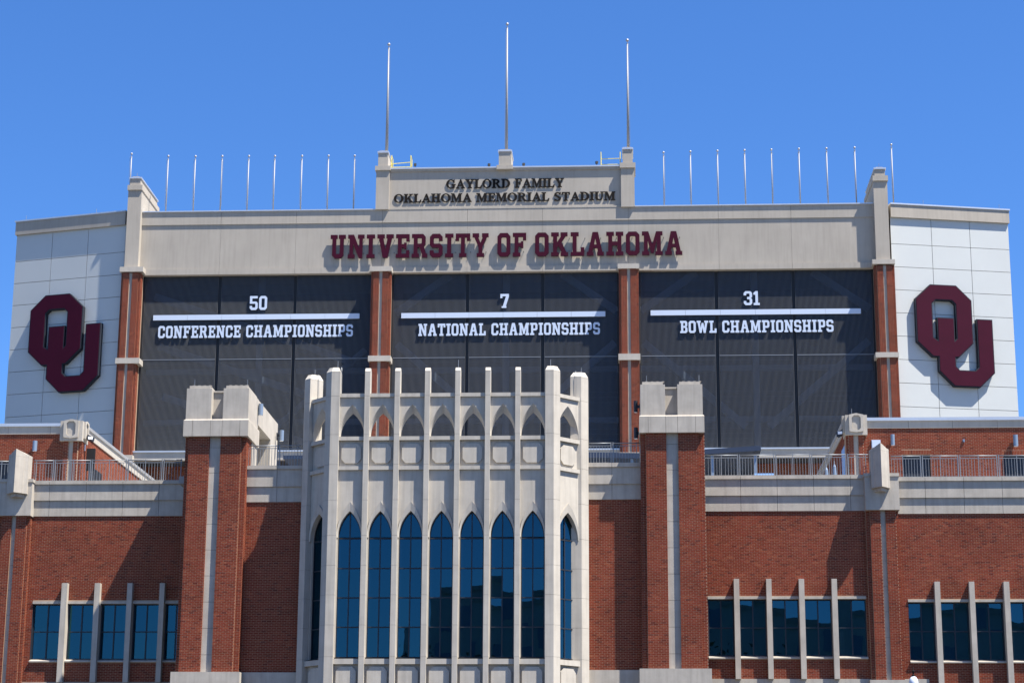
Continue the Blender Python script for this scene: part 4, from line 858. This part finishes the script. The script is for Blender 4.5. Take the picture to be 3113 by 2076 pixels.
def gothic_bay(fr, u0, u1, dd=0.0):
    """everything between two piers; fr(u,d,z) with d measured from the pier front"""
    uc = (u0+u1)/2; hw = (u1-u0)/2
    def archpanel(z0, z1, zs, hF, wF, hI, wI, dF, dI, dB, nm):
        """solid panel z0..z1 with arched opening springing at zs; splayed from the face dF to dI then square to dB"""
        F = arch(wF, hF); I = arch(wI, hI); g = G()
        for s in (-1, 1):
            Fp = [(uc+s*min(x, hw), zs+z_) for x, z_ in F]; Ip = [(uc+s*x, zs+z_) for x, z_ in I]
            P = [(uc+s*hw, z1), (uc, z1)]+Fp[::-1]
            if zs > z0+.01 and False: pass
            idx = list(range(len(P)))
            g.poly([fr(u, dF, z_) for u, z_ in P], [tuple(idx if s > 0 else idx[::-1])])
            g.poly([fr(u, dB, z_) for u, z_ in ([(uc+s*hw, z1), (uc, z1)]+[(u, z_) for u, z_ in Ip[::-1]]+[(uc+s*hw, zs)])], [tuple(range(len(Ip)+3))])
            n = len(Fp)
            g.poly([fr(u, dF, z_) for u, z_ in Fp]+[fr(u, dI, z_) for u, z_ in Ip]+[fr(u, dB, z_) for u, z_ in Ip], [(i, i+1, n+i+1, n+i) for i in range(n-1)]+[(n+i, n+i+1, 2*n+i+1, 2*n+i) for i in range(n-1)])
        return g.build(nm, 'bay', eb)
    def hood(zs, hF, wF, hI, wI):
        F = arch(wF, hF, 16); I = arch(wI, hI, 16); g = G()
        for s in (-1, 1):
            Fp = [(uc+s*min(x, hw-.003), zs+z_) for x, z_ in F]; Ip = [(uc+s*x, zs+z_-.004) for x, z_ in I]; n = len(Fp)
            g.poly([fr(u, .135, z_) for u, z_ in Fp]+[fr(u, .165, z_) for u, z_ in Ip]+[fr(u, .30, z_) for u, z_ in Ip]+[fr(u, .2, z_) for u, z_ in Fp],
                   [(i, i+1, n+i+1, n+i) for i in range(n-1)]+[(n+i, n+i+1, 2*n+i+1, 2*n+i) for i in range(n-1)]+[(i, i+1, 3*n+i+1, 3*n+i) for i in range(n-1)])
        g.build('hood_mould', 'bay', eb)
    def ledge(y0, y1, d=.09):
        za, zb_ = ze(y1), ze(y0)
        G().poly([fr(u0, d, za), fr(u1, d, za), fr(u1, .5, za), fr(u0, .5, za), fr(u0, d, zb_-.02), fr(u1, d, zb_-.02), fr(u1, .5, zb_), fr(u0, .5, zb_)],
                 [(3,2,1,0),(4,5,6,7),(0,1,5,4),(1,2,6,5),(2,3,7,6),(3,0,4,7)]).build('ledge', 'bay', eb)
    # crown arcade, open to the air behind
    zA = ze(1322); ledge(1191, 1203.5)
    archpanel(zA, ze(1203.5), zA, ze(1224)-zA, hw*1.03, ze(1249)-zA, hw*.95, .17, .38, .44, 'arcade_panel')
    ledge(1322, 1335)
    # octagon panel
    z0, z1 = ze(1412), ze(1335); G().fbox(fr, u0, u1, .225, .46, z0, z1).build('recess_panel', 'bay', eb)
    zc = (ze(1344.8)+ze(1404))/2; rz = (ze(1344.8)-ze(1404))/2; ru = min(rz, hw*.82); c = .42
    O8 = [(uc+ru*a, zc+rz*b) for a, b in ((-1+c*.9, -1), (1-c*.9, -1), (1, -1+c), (1, 1-c), (1-c*.9, 1), (-1+c*.9, 1), (-1, 1-c), (-1, -1+c))]
    g = G(); n = 8; g.poly([fr(u, .155, z_) for u, z_ in O8]+[fr(u, .28, z_) for u, z_ in O8], [tuple(range(8)), ]+[(i, (i+1) % 8, 8+(i+1) % 8, 8+i) for i in range(8)]); g.build('octagon_boss', 'bay', eb)
    ledge(1412, 1425)
    # tall panel with window arch
    zs = ze(1630)
    zw0 = ze(1994.8)
    archpanel(zs, ze(1425), zs, ze(1520)-zs, hw*1.04, ze(1549)-zs, hw*.93, .185, .19, .42, 'window_arch')
    hood(zs, ze(1521)-zs, hw*1.02, ze(1549)-zs, hw*.93)
    # jambs
    for s in (-1, 1): G().fbox(fr, *(sorted((uc+s*hw, uc+s*hw*.93))), .27, .42, zw0, zs).build('jamb', 'bay', eb)
    # window
    dW = .36; I = arch(hw*.93, ze(1549)-zs); wi = hw*.93
    wf = G(); b = .035
    lv = [zw0]+[ze(y) for y in (1902.2, 1812.4, 1722.6, 1631.6)]
    wf.fbox(fr, uc-.022, uc+.022, dW, dW+.07, zw0, ze(1553))
    for k, zz_ in enumerate(lv):
        wf.fbox(fr, uc-wi, uc-.022, dW-.004, dW+.066, zz_-.022+(.02 if k == 0 else 0), zz_+.024); wf.fbox(fr, uc+.022, uc+wi, dW-.004, dW+.066, zz_-.022+(.02 if k == 0 else 0), zz_+.024)
    for s in (-1, 1):
        a_, c_ = sorted((uc+s*wi, uc+s*(wi-b))); wf.fbox(fr, a_, c_, dW+.003, dW+.06, zw0, zs)
        Io = [(uc+s*x, zs+z_) for x, z_ in I]; Ii = [(uc+s*max(0, x-b), zs+z_-b*.5) for x, z_ in I]
        n = len(Io); wf.poly([fr(u, dW+.003, z_) for u, z_ in Io]+[fr(u, dW+.003, z_) for u, z_ in Ii], [(i, i+1, n+i+1, n+i) for i in range(n-1)])
    W = wf.build('arched_window', 'frame', eb)
    for s in (-1, 1):
        for k in range(4):
            a_, c_ = sorted((uc+s*.022, uc+s*(wi-b))); G().fbox(fr, a_, c_, dW+.03, dW+.035, lv[k]+.024, lv[k+1]-.022).build('pane', 'glass', W).rotation_euler = (R_(random.uniform(-.4, .4)), 0, R_(random.uniform(-.5, .5)))
        Io = [(uc+s*.022, zs+.035)]+[(uc+s*max(.022, x-.01), zs+.035+max(0, z_-.05)) for x, z_ in I]
        G().poly([fr(u, dW+.03, z_) for u, z_ in Io], [tuple(range(len(Io)))]).build('pane', 'glass', W)
    ledge(1998.5, 2016.5, .10)
    # bottom panel with octagon top
    zb0 = 0; G().fbox(fr, u0, u1, .27, .46, 0, ze(2016.5)).build('recess_panel', 'bay', eb)
    zt_ = ze(2024); zb1 = zt_-2*rz*1.6; zc2 = (zt_+zb1)/2; rz2 = (zt_-zb1)/2
    O8 = [(uc+ru*a, zc2+rz2*b_) for a, b_ in ((-.62, -1), (.62, -1), (1, -.72), (1, .72), (.62, 1), (-.62, 1), (-1, .72), (-1, -.72))]
    g = G(); g.poly([fr(u, .155, z_) for u, z_ in O8]+[fr(u, .28, z_) for u, z_ in O8], [tuple(range(8)), ]+[(i, (i+1) % 8, 8+(i+1) % 8, 8+i) for i in range(8)]); g.build('octagon_boss', 'bay', eb)
eds = [Lc[1]]+[e_ for f in fins for e_ in f]+[Rc[0]]
for i in range(0, len(eds), 2): gothic_bay(FRONT(YE), eds[i], eds[i+1])
# canted sides
pR0 = (Rc[1]+L45*q, YE+L45*q); frR = FR(Rc[1], YE, math.pi/4); gothic_bay(frR, L45, A45/q-.10)
frL0 = FR(oL[0], oL[1], -math.pi/4); LL = math.hypot(Lc[0]-oL[0], oL[1]-YE); gothic_bay(frL0, .02, LL-L45)
# interior behind the tall windows, terrace floor of the crown
Zt_f = ze(1415)
bx('crown_floor', Lc[0], Rc[1], YE+.47, YM+.4, Zt_f-.3, Zt_f, 'membrane', eb)
bx('lobby_back', oL[0], oR[0], YM+1.2, YM+1.3, 0, Zt_f-.3, 'inner', eb); bx('lobby_ceiling', Lc[0], Rc[1], YE+.47, YM+1.2, Zt_f-.4, Zt_f-.3, 'inner', eb)
# side returns to the wall
for X_, sgn in ((oL[0]-.22, -1), (oR[0]+.23, 1)):
    bx('return_wall', X_-.02, X_+.02, oL[1]+.8, YM+.4, 0, Zt_f+.1, 'bay', eb)
for (x, y) in ((Lc[0]+.2, YE+.25), (Rc[0]+.2, YE+.25), (fins[3][0]+.1, YE+.2), (oL[0]+.1, oL[1]+.5), (oR[0]-.0, oR[1]+.5)):
    G().tube((x, y, Ztop+.15), (x, y, Ztop+.52), .010, n=5).build('lightning_rod', 'rail', eb)
for (x, y, s_) in ((Lc[1]+.01, YE+.2, 1), (oR[0]-.22, oR[1]-.01, -1), (oL[0]+.28, oL[1]+.26, 1)):
    g = G(); pts = [(x, y, Ztop-1.0), (x+.02, y-.02, Ztop-.4), (x+.02, y-.02, Ztop+.1), (x, y+.05, Ztop+.26), (x-.06, y+.15, Ztop+.22)]
    for a, b in zip(pts, pts[1:]): g.tube(a, b, .010, n=5)
    g.build('lightning_cable', 'rail', eb)
tfl = G().box(XX(-500, 1700, YW), XtL0+.3, YW+.4, YS-.3, ZTF-.3, ZTF).box(XtL0+.3, XtR1-.3, YM+.4, YS-.3, ZTF-.3, ZTF).box(XtR1-.3, xfe, YW+.4, YS-.3, ZTF-.3, ZTF).build('terrace_floor', 'membrane'); tag(tfl, kind='structure')

# ================================================================== RAILINGS
def railing(label, xa, xb, ytop, yb, xref, doubles, singles, Y=YW+.05, sp=8.72):
    zt = ZZ(xref, ytop, Y); z0 = ZZ(xref, yb, Y)-.06; ppm = abs(XX(xref+50, yb, Y)-XX(xref-50, yb, Y))/100
    A, B = XX(xa, (ytop+yb)/2, Y), XX(xb, (ytop+yb)/2, Y)
    t = thing('railing', label, 'railing', ((A+B)/2, Y, z0), 'metal railings along the terrace edge')
    D = [XX(p, (ytop+yb)/2, Y) for p in doubles]; S = [XX(p, (ytop+yb)/2, Y) for p in singles]
    ends = [A]+[d for d in D]+[B]
    for a, b in zip(ends, ends[1:]):
        G().tube((a+.04, Y, zt-.02), (b-.04, Y, zt-.02), .022, n=8).build('top_rail', 'rail', t, smooth=True)
        bx('lower_rail', a+.04, b-.04, Y-.012, Y+.012, zt-.135, zt-.11, 'rail', t)
        bx('bottom_rail', a+.04, b-.04, Y-.012, Y+.012, z0+.08, z0+.105, 'rail', t)
    for d in D:
        for o_ in (-.04, .04): bx('post', d+o_-.018, d+o_+.018, Y-.02, Y+.02, z0-.1, zt+.02, 'rail', t)
    for s_ in S: bx('post', s_-.014, s_+.014, Y-.018, Y+.018, z0-.1, zt+.02, 'rail', t)
    p = A+.06; step = sp*ppm
    while p < B-.04:
        if min([abs(p-d) for d in D+S]+[9]) > .05: bx('baluster', p-.008, p+.008, Y-.008, Y+.008, z0+.1, zt-.11, 'rail', t)
        p += step
    return t
railing('grey metal railing on the stone coping left of the left tower', 100, 556, 1397.5, 1463, 320, (164.6, 277, 386, 495), (110, 222, 332, 441.5, 550))
railing('short grey metal railing at the far left, left of the stone prow', -60, 30, 1401, 1468, 10, (-40,), (4,))
railing('short grey metal railing between the left tower and the stone bay', 752, 917, 1353.5, 1418, 830, (846,), (770, 905), Y=YM+.05)
railing('short grey metal railing between the stone bay and the right tower', 1783, 1948, 1345.5, 1409, 1860, (1860.5,), (1787, 1935), Y=YM+.05)
railing('grey metal railing on the stone coping between the right tower and the right prow', 2140, 2643, 1381.5, 1447, 2340, (2246, 2356, 2465.5, 2575), (2142, 2193, 2301, 2410, 2521, 2632))
railing('grey metal railing on the stone coping right of the right prow', 2706, 3200, 1384, 1451, 2900, (2802, 2916, 3034), (2745, 2859, 2975, 3092))

# ================================================================== TERRACE WINGS
def wing_house(side):
    f = (lambda p, q: (p, q)) ; S = side
    if S < 0: e = (181, 190.6, 205.3, 219.4, 234, 246); yy = (1288, 1297, 1319.6); xr = 120
    else: e = (2574, 2583, 2597, 2612, 2627.4, 2638); yy = (1269.5, 1279, 1301); xr = 2850
    X = [XX(p, 1400, YT-.18) for p in e]
    t = thing('terrace_wing', 'brick terrace wing behind the railing at the left, with a stone emblem pier' if S < 0 else 'brick terrace wing with shuttered openings behind the railing at the right', 'building wing', ((X[0]+X[-1])/2, YT, ZTF))
    xo = XX(-900, 1400, YT) if S < 0 else XX(3800, 1400, YT); xi = X[0] if S < 0 else X[5]
    x0, x1 = sorted((xo, xi)); z = lambda y: ZZ(xr, y, YT); zb_ = ZTF
    if S < 0: wins = [(-110, 27, 1399)]
    else: wins = [(2745.6, 2830, 1381.5), (3052.4, 3137, 1383)]
    hol = []
    for a, b, y in wins:
        hol.append((XX(a, 1420, YT), XX(b, 1420, YT), zb_, ZZ(a, y, YT)))
    ztw = z(yy[2])
    g = G(); cur = x0
    for h in sorted(hol):
        if h[0] > cur: g.box(cur, h[0], YT, YT+.4, zb_, ztw)
        g.box(max(h[0], cur), h[1], YT, YT+.4, h[3], ztw); cur = h[1]
    g.box(cur, x1, YT, YT+.4, zb_, ztw); wl = g.build('wall', 'mortar', t)
    B = Bricks(); hh = [(a, b, c, d) for a, b, c, d in hol]+[(a-.05, b+.05, d-.01, d+.205) for a, b, c, d in hol]
    B.fill(FRONT(YT), max(x0, XX(-150, 1400, YT)), min(x1, XX(3250, 1400, YT)), zb_, ztw, holes=hh)
    for a, b, c, d in hol: B.soldier(FRONT(YT), a-.05, b+.05, d, d+.2032)
    # side wall running back to the stadium
    xs_ = X[5]-.06 if S < 0 else X[0]+.06
    if S < 0:
        B.fill(SIDE_R(xs_), YT+.4, YT+16, zb_, ztw, yaw=math.pi/2)
    else: B.fill(SIDE_L(xs_), -(YT+16), -(YT+.4), zb_, ztw, yaw=-math.pi/2)
    for a, b, c, d in hol:
        dr = bx('shutter', a, b, YT+.18, YT+.22, c, d, 'frame', t); bx('shutter_frame', a, a+.05, YT+.12, YT+.18, c, d, 'frame', t)
    xa, xb = (xs_-.4, xs_) if S < 0 else (xs_, xs_+.4)
    bx('side_wall', xa, xb, YT+.4, YS-.8, zb_, ztw, 'mortar', t)
    z1 = z(yy[0])
    jn = [x0]+[XX(p, 1310, YT) for p in ((26, 154) if S < 0 else (2762, 2896, 3032))]+[x1]
    panels('parapet_panel', jn, [ztw, z(yy[1])], FRONT(YT), -.05, .4, 'stone2', t, .012)
    bx('parapet_backing', x0, x1, YT+.0, YT+.3, ztw, z(yy[1])-.02, 'joint', t)
    bx('coping', x0, x1, YT-.12, YT+.6, z(yy[1]), z1, 'flash', t)
    sx0, sx1 = (xs_-.45, xs_+.05) if S < 0 else (xs_-.05, xs_+.45)
    bx('side_parapet', sx0, sx1, YT+.4, YS-.8, ztw, z(yy[1]), 'stone2', t)
    bx('side_coping', sx0-.06, sx1+.06, YT+.6, YS-.8, z(yy[1]), z1, 'flash', t)
    # corner pier with emblem head
    Yp = YT-.18; P = G()
    P.box(X[1], X[2], Yp, YT+.5, zb_, ztw); P.box(X[3], X[4], Yp, YT+.5, zb_, ztw); P.box(X[0], X[1], Yp+.1, YT+.5, zb_, ztw); P.box(X[4], X[5], Yp+.1, YT+.5, zb_, ztw)
    pr = P.build('pier', 'mortar', t); bx('inlay', X[2]+.002, X[3]-.002, Yp+.07, YT, zb_, ztw, 'stone', t)
    for Y_, a, b in ((Yp, X[1], X[2]), (Yp, X[3], X[4]), (Yp+.1, X[0], X[1]-.01), (Yp+.1, X[4]+.01, X[5])): B.fill(FRONT(Y_), a, b, zb_, ztw, phase=a)
    if S < 0: B.fill(SIDE_R(X[5]), Yp+.1, YT+.5, zb_, ztw, yaw=math.pi/2)
    B.build(wl)
    hy = (1279, 1339) if S < 0 else (1261, 1321); xm = (X[0]+X[5])/2
    Yh = Yp-.12; zh1, zh0 = ZZ(xr*0+(213 if S < 0 else 2605), hy[0], Yh), ZZ(213 if S < 0 else 2605, hy[1], Yh)
    bx('pier_head', X[0]-.02, X[5]+.02, Yh, YT+.75, zh0, zh1, 'stone', t)
    def emblem(fr, uc, hw):
        zt, zb1 = zh1+.07, zh0+.10; h = (zt-zb1)
        sh_ = [(uc-hw, zb1+.05), (uc, zb1), (uc+hw, zb1+.05), (uc+hw*1.03, zt-.07), (uc, zt), (uc-hw*1.03, zt-.07)]
        oz = [(zt+zb1)/2]; oc = (zt+zb1)/2; ow, oh, c = hw*.62, h*.385, .1
        O8 = [(uc-ow+c, oc-oh), (uc+ow-c, oc-oh), (uc+ow, oc-oh+c), (uc+ow, oc+oh-c), (uc+ow-c, oc+oh), (uc-ow+c, oc+oh), (uc-ow, oc+oh-c), (uc-ow, oc-oh+c)]
        g = G(); d0, d1, d2 = -.09, .0, -.02
        # shield face in two halves round the sunk octagon
        Lh = [(uc, zb1), (uc-hw, zb1+.05), (uc-hw*1.03, zt-.07), (uc, zt), (uc, oc+oh), O8[5], O8[6], O8[7], O8[0], (uc, oc-oh)]
        Rh = [(uc, oc-oh), O8[1], O8[2], O8[3], O8[4], (uc, oc+oh), (uc, zt), (uc+hw*1.03, zt-.07), (uc+hw, zb1+.05), (uc, zb1)]
        g.poly([fr(u, d0, z_) for u, z_ in Lh], [tuple(range(10))[::-1]]); g.poly([fr(u, d0, z_) for u, z_ in Rh], [tuple(range(10))[::-1]])
        n = 6; g.poly([fr(u, d0, z_) for u, z_ in sh_]+[fr(u, d1, z_) for u, z_ in sh_], [(i, (i+1) % n, n+(i+1) % n, n+i) for i in range(n)])
        n = 8; g.poly([fr(u, d0, z_) for u, z_ in O8]+[fr(u, d2, z_) for u, z_ in O8], [(i, (i+1) % n, n+(i+1) % n, n+i) for i in range(n)]+[tuple(range(8, 16))])
        g.build('emblem', 'stone', t)
    emblem(FRONT(Yh), xm, (X[5]-X[0])*.34)
    if S < 0: emblem(SIDE_R(X[5]+.02), (Yh+YT+.75)/2, .30)
    else: emblem(SIDE_L(X[0]-.02), -(Yh+YT+.75)/2, .30)
    G().tube((xm+.15*(-S), Yh+.3, zh1), (xm+.15*(-S), Yh+.3, zh1+.35), .010, n=5).build('lightning_rod', 'rail', t)
    return t, xs_
TWL, xsl = wing_house(-1); TWR, xsr = wing_house(1)

# ---- lights and fittings
def cyl_light(x0, x1, y0, y1, Y, label, back=.12, m='greylamp', sidem=None):
    xm = (x0+x1)/2; a = at(xm, y0, Y); b = at(xm, y1, Y); r = (XX(x1, (y0+y1)/2, Y)-XX(x0, (y0+y1)/2, Y))/2; x = (a.x+b.x)/2
    t = thing('wall_light', label, 'wall light', (x, Y, b.z), 'cylinder wall lights on the terrace')
    G().tube((x, Y, b.z), (x, Y, a.z), r, n=16).build('lamp_body', m, t, smooth=False)
    G().tube((x, Y, b.z-.01), (x, Y, b.z), r*.8, n=16).build('lens', 'signr', t)
    if sidem is None: bx('bracket', x-.03, x+.03, Y, Y+back, (a.z+b.z)/2-.06, (a.z+b.z)/2+.06, 'frame', t)
    else: bx('bracket', min(x, x-sidem), max(x, x-sidem), Y-.03, Y+.03, (a.z+b.z)/2-.06, (a.z+b.z)/2+.06, 'frame', t); bx('back_plate', *(sorted((x-sidem, x-sidem+.03*(1 if sidem > 0 else -1)))), Y-.06, Y+.06, (a.z+b.z)/2-.2, (a.z+b.z)/2+.12, 'frame', t)
    return t
cyl_light(99, 113, 1340, 1370.5, YT-.18, 'blue grey cylinder light on the left terrace wing wall', .17)
cyl_light(2707.6, 2720, 1320.5, 1353, YT-.18, 'blue grey cylinder light above the shutter next to the right prow', .17)
cyl_light(3080, 3095, 1322, 1356, YT-.18, 'blue grey cylinder light near the right edge of the photo', .17)
cyl_light(785.4, 799.8, 1228, 1262, YM+1.5, 'grey cylinder light high on the sunlit side of the left tower', sidem=.22)
cyl_light(849.5, 863, 1308, 1339.5, YM+5.8, 'grey cylinder light at the rear of the left tower side', sidem=.22)
cyl_light(1926.5, 1938.5, 1219, 1253, YM+1.5, 'dark cylinder light high on the left side of the right tower', m='frame', sidem=-.18)
cyl_light(1927, 1940, 1300, 1333, YM+5.8, 'dark cylinder light low on the left side of the right tower', m='frame', sidem=-.15)
def flood(x, y, Y, s, label):
    p = at(x, y, Y); t = thing('floodlight', label, 'floodlight', p, 'floodlights on the emblem piers')
    fr = FR(p.x, p.y, s*R_(25)); g = G()
    g.poly([fr(-.16, -.14, p.z-.02), fr(.16, -.14, p.z-.16), fr(.16, .14, p.z-.16), fr(-.16, .14, p.z-.02), fr(-.12, -.14, p.z+.16), fr(.2, -.14, p.z+.02), fr(.2, .14, p.z+.02), fr(-.12, .14, p.z+.16)] if s > 0 else
           [fr(-.16, -.14, p.z-.16), fr(.16, -.14, p.z-.02), fr(.16, .14, p.z-.02), fr(-.16, .14, p.z-.16), fr(-.2, -.14, p.z+.02), fr(.12, -.14, p.z+.16), fr(.12, .14, p.z+.16), fr(-.2, .14, p.z+.02)],
           [(3,2,1,0),(4,5,6,7),(0,1,5,4),(1,2,6,5),(2,3,7,6),(3,0,4,7)])
    g.build('housing', 'frame', t); G().tube((p.x, p.y, p.z), (p.x-s*.22, p.y+.1, p.z-.02), .03, n=6).build('arm', 'rail', t)
    G().fbox(fr, -.1, .1, -.155, -.142, p.z-.06, p.z+.06).build('lens', 'signr', t)
flood(273, 1333, YT+.2, 1, 'dark floodlight on the right side of the left emblem pier')
flood(2557, 1317, YT+.2, -1, 'dark floodlight on the left side of the right emblem pier')
def pane_box(nm, lab, cat, x0, y0, x1, y1, Y, d, m):
    a, b, z0, z1 = rect(Y, x0, y0, x1, y1); t = thing(nm, lab, cat, ((a+b)/2, Y, z0))
    bx('case', a, b, Y, Y+d, z0, z1, m, t); bx('cover', a+.02, b-.02, Y-.012, Y, z0+.02, z1-.02, m, t); return t
pane_box('junction_box', 'white junction box under the floodlight of the left emblem pier', 'electrical box', 249, 1350, 258.5, 1369, YT+.3, .1, 'signr')
t = pane_box('television', 'black outdoor television hung beside the left emblem pier above the railing', 'television', 256, 1363, 288, 1430, YT+.9, .08, 'black')
pane_box('vent_box', 'shiny pale blue vent hood on the brick behind the right prow', 'vent hood', 2650, 1337, 2677, 1361, YT-.13, .12, 'signw')
pane_box('outlet_box', 'tiny grey outlet box on the right terrace wing brick', 'electrical box', 2927, 1334.5, 2933, 1343, YT-.06, .05, 'greylamp')
pane_box('roll_of_mats', 'light blue slatted plastic box behind the railing', 'box', 2293, 1438.5, 2355, 1449, YW+3, .5, 'blue')
# windows let into the side walls of the two wings, and closed umbrellas behind the right railing
def side_window(par, X, pts, m, sgn):
    P = []
    for px, py in pts:
        r = ray(px, py); t_ = X/r.x; P.append((X+sgn*.02, r.y*t_, 1.7+r.z*t_))
    y0, y1 = min(p[1] for p in P), max(p[1] for p in P); z1 = max(p[2] for p in P); z0 = z1-1.5
    bx('window_frame', X, X+sgn*.03, y0-.08, y1+.08, z0-.08, z1+.08, 'frame', par); bx('window', X+sgn*.03, X+sgn*.045, y0, y1, z0, z1, m, par)
side_window(TWR, xsr, [(2571, 1352), (2561, 1372)], 'blue', -1)  # plain blue pane stands in for the sky reflected in its glass
side_window(TWL, xsl, [(272, 1420), (306, 1448)], 'frame', 1)
for x_, y_, lab in ((2512, 1418, 'closed pale umbrella behind the right railing, the lower left one'), (2536, 1408, 'closed pale umbrella behind the right railing, nearer the emblem pier')):
    p = at(x_, y_, YW+4); t = thing('closed_umbrella', lab, 'umbrella', (p.x, p.y, ZTF), 'closed umbrellas on the terrace')
    G().tube((p.x, p.y, ZTF), (p.x, p.y, p.z+.1), .025, n=6).build('pole', 'rail', t)
    G().lathe((p.x, p.y, p.z), [(.01, 0), (.07, -.15), (.10, -.6), (.14, -1.1), (.12, -1.2), (.03, -1.2)], 10).build('canopy', 'greylamp', t)
# canopies on the terrace between the towers
def canopy(lab, x0, x1, yl, yr, th, Y, Yb, posts, wall=None):
    a = at(x0, yl, Y); b = at(x1, yr, Y); t = thing('terrace_canopy', lab, 'canopy', ((a.x+b.x)/2, Y, ZTF), 'navy edged canopies on the terrace')
    h = ZZ(x0, yl, Y)-ZZ(x0, yl+th, Y)
    G().poly([(a.x,Y,a.z-h),(b.x,Y,b.z-h),(b.x,Yb,b.z-h),(a.x,Yb,a.z-h),(a.x,Y,a.z),(b.x,Y,b.z),(b.x,Yb,b.z),(a.x,Yb,a.z)], [(3,2,1,0),(4,5,6,7),(0,1,5,4),(1,2,6,5),(2,3,7,6),(3,0,4,7)]).build('fascia', 'navy', t)
    for px_ in posts:
        q_ = XX(px_, yl+40, Y+.3); bx('post', q_-.07, q_+.07, Y+.2, Y+.34, ZTF, a.z-h, 'greylamp', t)
    if wall: bx('rear_screen', a.x, b.x, Yb-.3, Yb-.2, ZTF+.9, a.z-h-.05, 'stone2', t)
    bx('counter', a.x+.2, b.x-.2, Yb-2.5, Yb-2.3, ZTF, ZTF+1.0, 'inner', t)
canopy('navy edged canopy sloping up behind the railing right of the right tower', 2130, 2313, 1366, 1354, 15, 97, 104, (2296, 2165), True)
canopy('navy edged canopy seen between the stone bay and the right tower', 1690, 1980, 1373, 1377, 16, 99, 105, (1921,), True)
canopy('navy edged canopy seen between the left tower and the stone bay', 862, 1050, 1384, 1382, 11, 100, 106, (1000,), True)
# lamp post in front
lp = at(2776, 2040, 76); lt = thing('street_lamp', 'street lamp with a pale ribbed globe and dark finial at the bottom right', 'street lamp', (lp.x, 76, 0))
zg = ZZ(2779, 2055, 76)
G().lathe((lp.x, 76, zg), [(.06, 0), (.10, -.03), (.15, -.10), (.172, -.20), (.175, -.30), (.15, -.42), (.10, -.52), (.08, -.56)], 20).build('globe', 'globe', lt, smooth=True)
G().lathe((lp.x, 76, zg), [(.068, -.01), (.075, .02), (.05, .05), (.028, .08), (.03, .17), (.066, .18), (.068, .19), (.03, .22), (.015, .26), (.012, .33), (.002, .37)], 14).build('finial', 'bronze', lt, smooth=True)
G().lathe((lp.x, 76, 0), [(.25, 0), (.22, .4), (.09, .6), (.06, 1), (.05, zg-.8), (.09, zg-.7), (.10, zg-.56)], 14).build('post', 'bronze', lt, smooth=True)

# ================================================================== OPPOSITE SIDE (mirrored in the window glass)
bt = thing('campus_building', 'long tan building across the street, mirrored in the lower window panes', 'building', (20, -34, 0))
HB = 25.5
bx('wall', -19, 75, -46, -34, 0, HB, 'tan', bt); bx('parapet', -19.3, 75.3, -46.3, -33.8, HB, HB+.5, 'stone2', bt)
for r_ in range(6):
    for c_ in range(20): bx('window', -16+c_*4.6, -14.6+c_*4.6, -34.05, -33.95, 2+r_*4, 4.0+r_*4, 'greylamp', bt)
def tree(x, y, h, lab):
    t = thing('shade_tree', lab, 'tree', (x, y, 0), 'trees across the street')
    rr = random.Random(int(x*7+y)); g = G(); g.tube((x, y, 0), (x+.2, y, h*.55), .35, .16, 8)
    for k in range(7):
        a = rr.uniform(0, 6.28); g.tube((x, y, h*rr.uniform(.3, .5)), (x+math.cos(a)*h*.22, y+math.sin(a)*h*.22, h*rr.uniform(.6, .85)), .12, .04, 5)
    g.build('trunk', 'bark', t); g = G()
    cl = [(rr.gauss(0, h*.15), rr.gauss(0, h*.15), h*rr.uniform(.42, .92)) for _ in range(26)]
    for _ in range(2600):
        c = rr.choice(cl); p = Vector((x+c[0]+rr.gauss(0, h*.055), y+c[1]+rr.gauss(0, h*.055), c[2]+rr.gauss(0, h*.045)))
        u = Vector((rr.gauss(0,1), rr.gauss(0,1), rr.gauss(0,1))).normalized(); v = u.orthogonal().normalized(); s_ = rr.uniform(.18, .34)
        g.poly([p-u*s_, p-v*s_*.6, p+u*s_, p+v*s_*.6], [(0,1,2,3)])
    g.build('crown', 'leaf', t)
for i, (x, y, h) in enumerate(((-14, -26, 19), (-5, -24, 17), (8, -25, 20), (22, -26, 16), (-24, -28, 14), (40, -27, 18))):
    tree(x, y, h, ['leafy tree across the street in front of the tan building, mirrored faintly in the glass', 'second leafy tree across the street', 'tallest leafy tree across the street', 'low leafy tree across the street', 'small leafy tree at the end of the tan building', 'broad leafy tree far along the street'][i])
print('objects', len(bpy.data.objects))
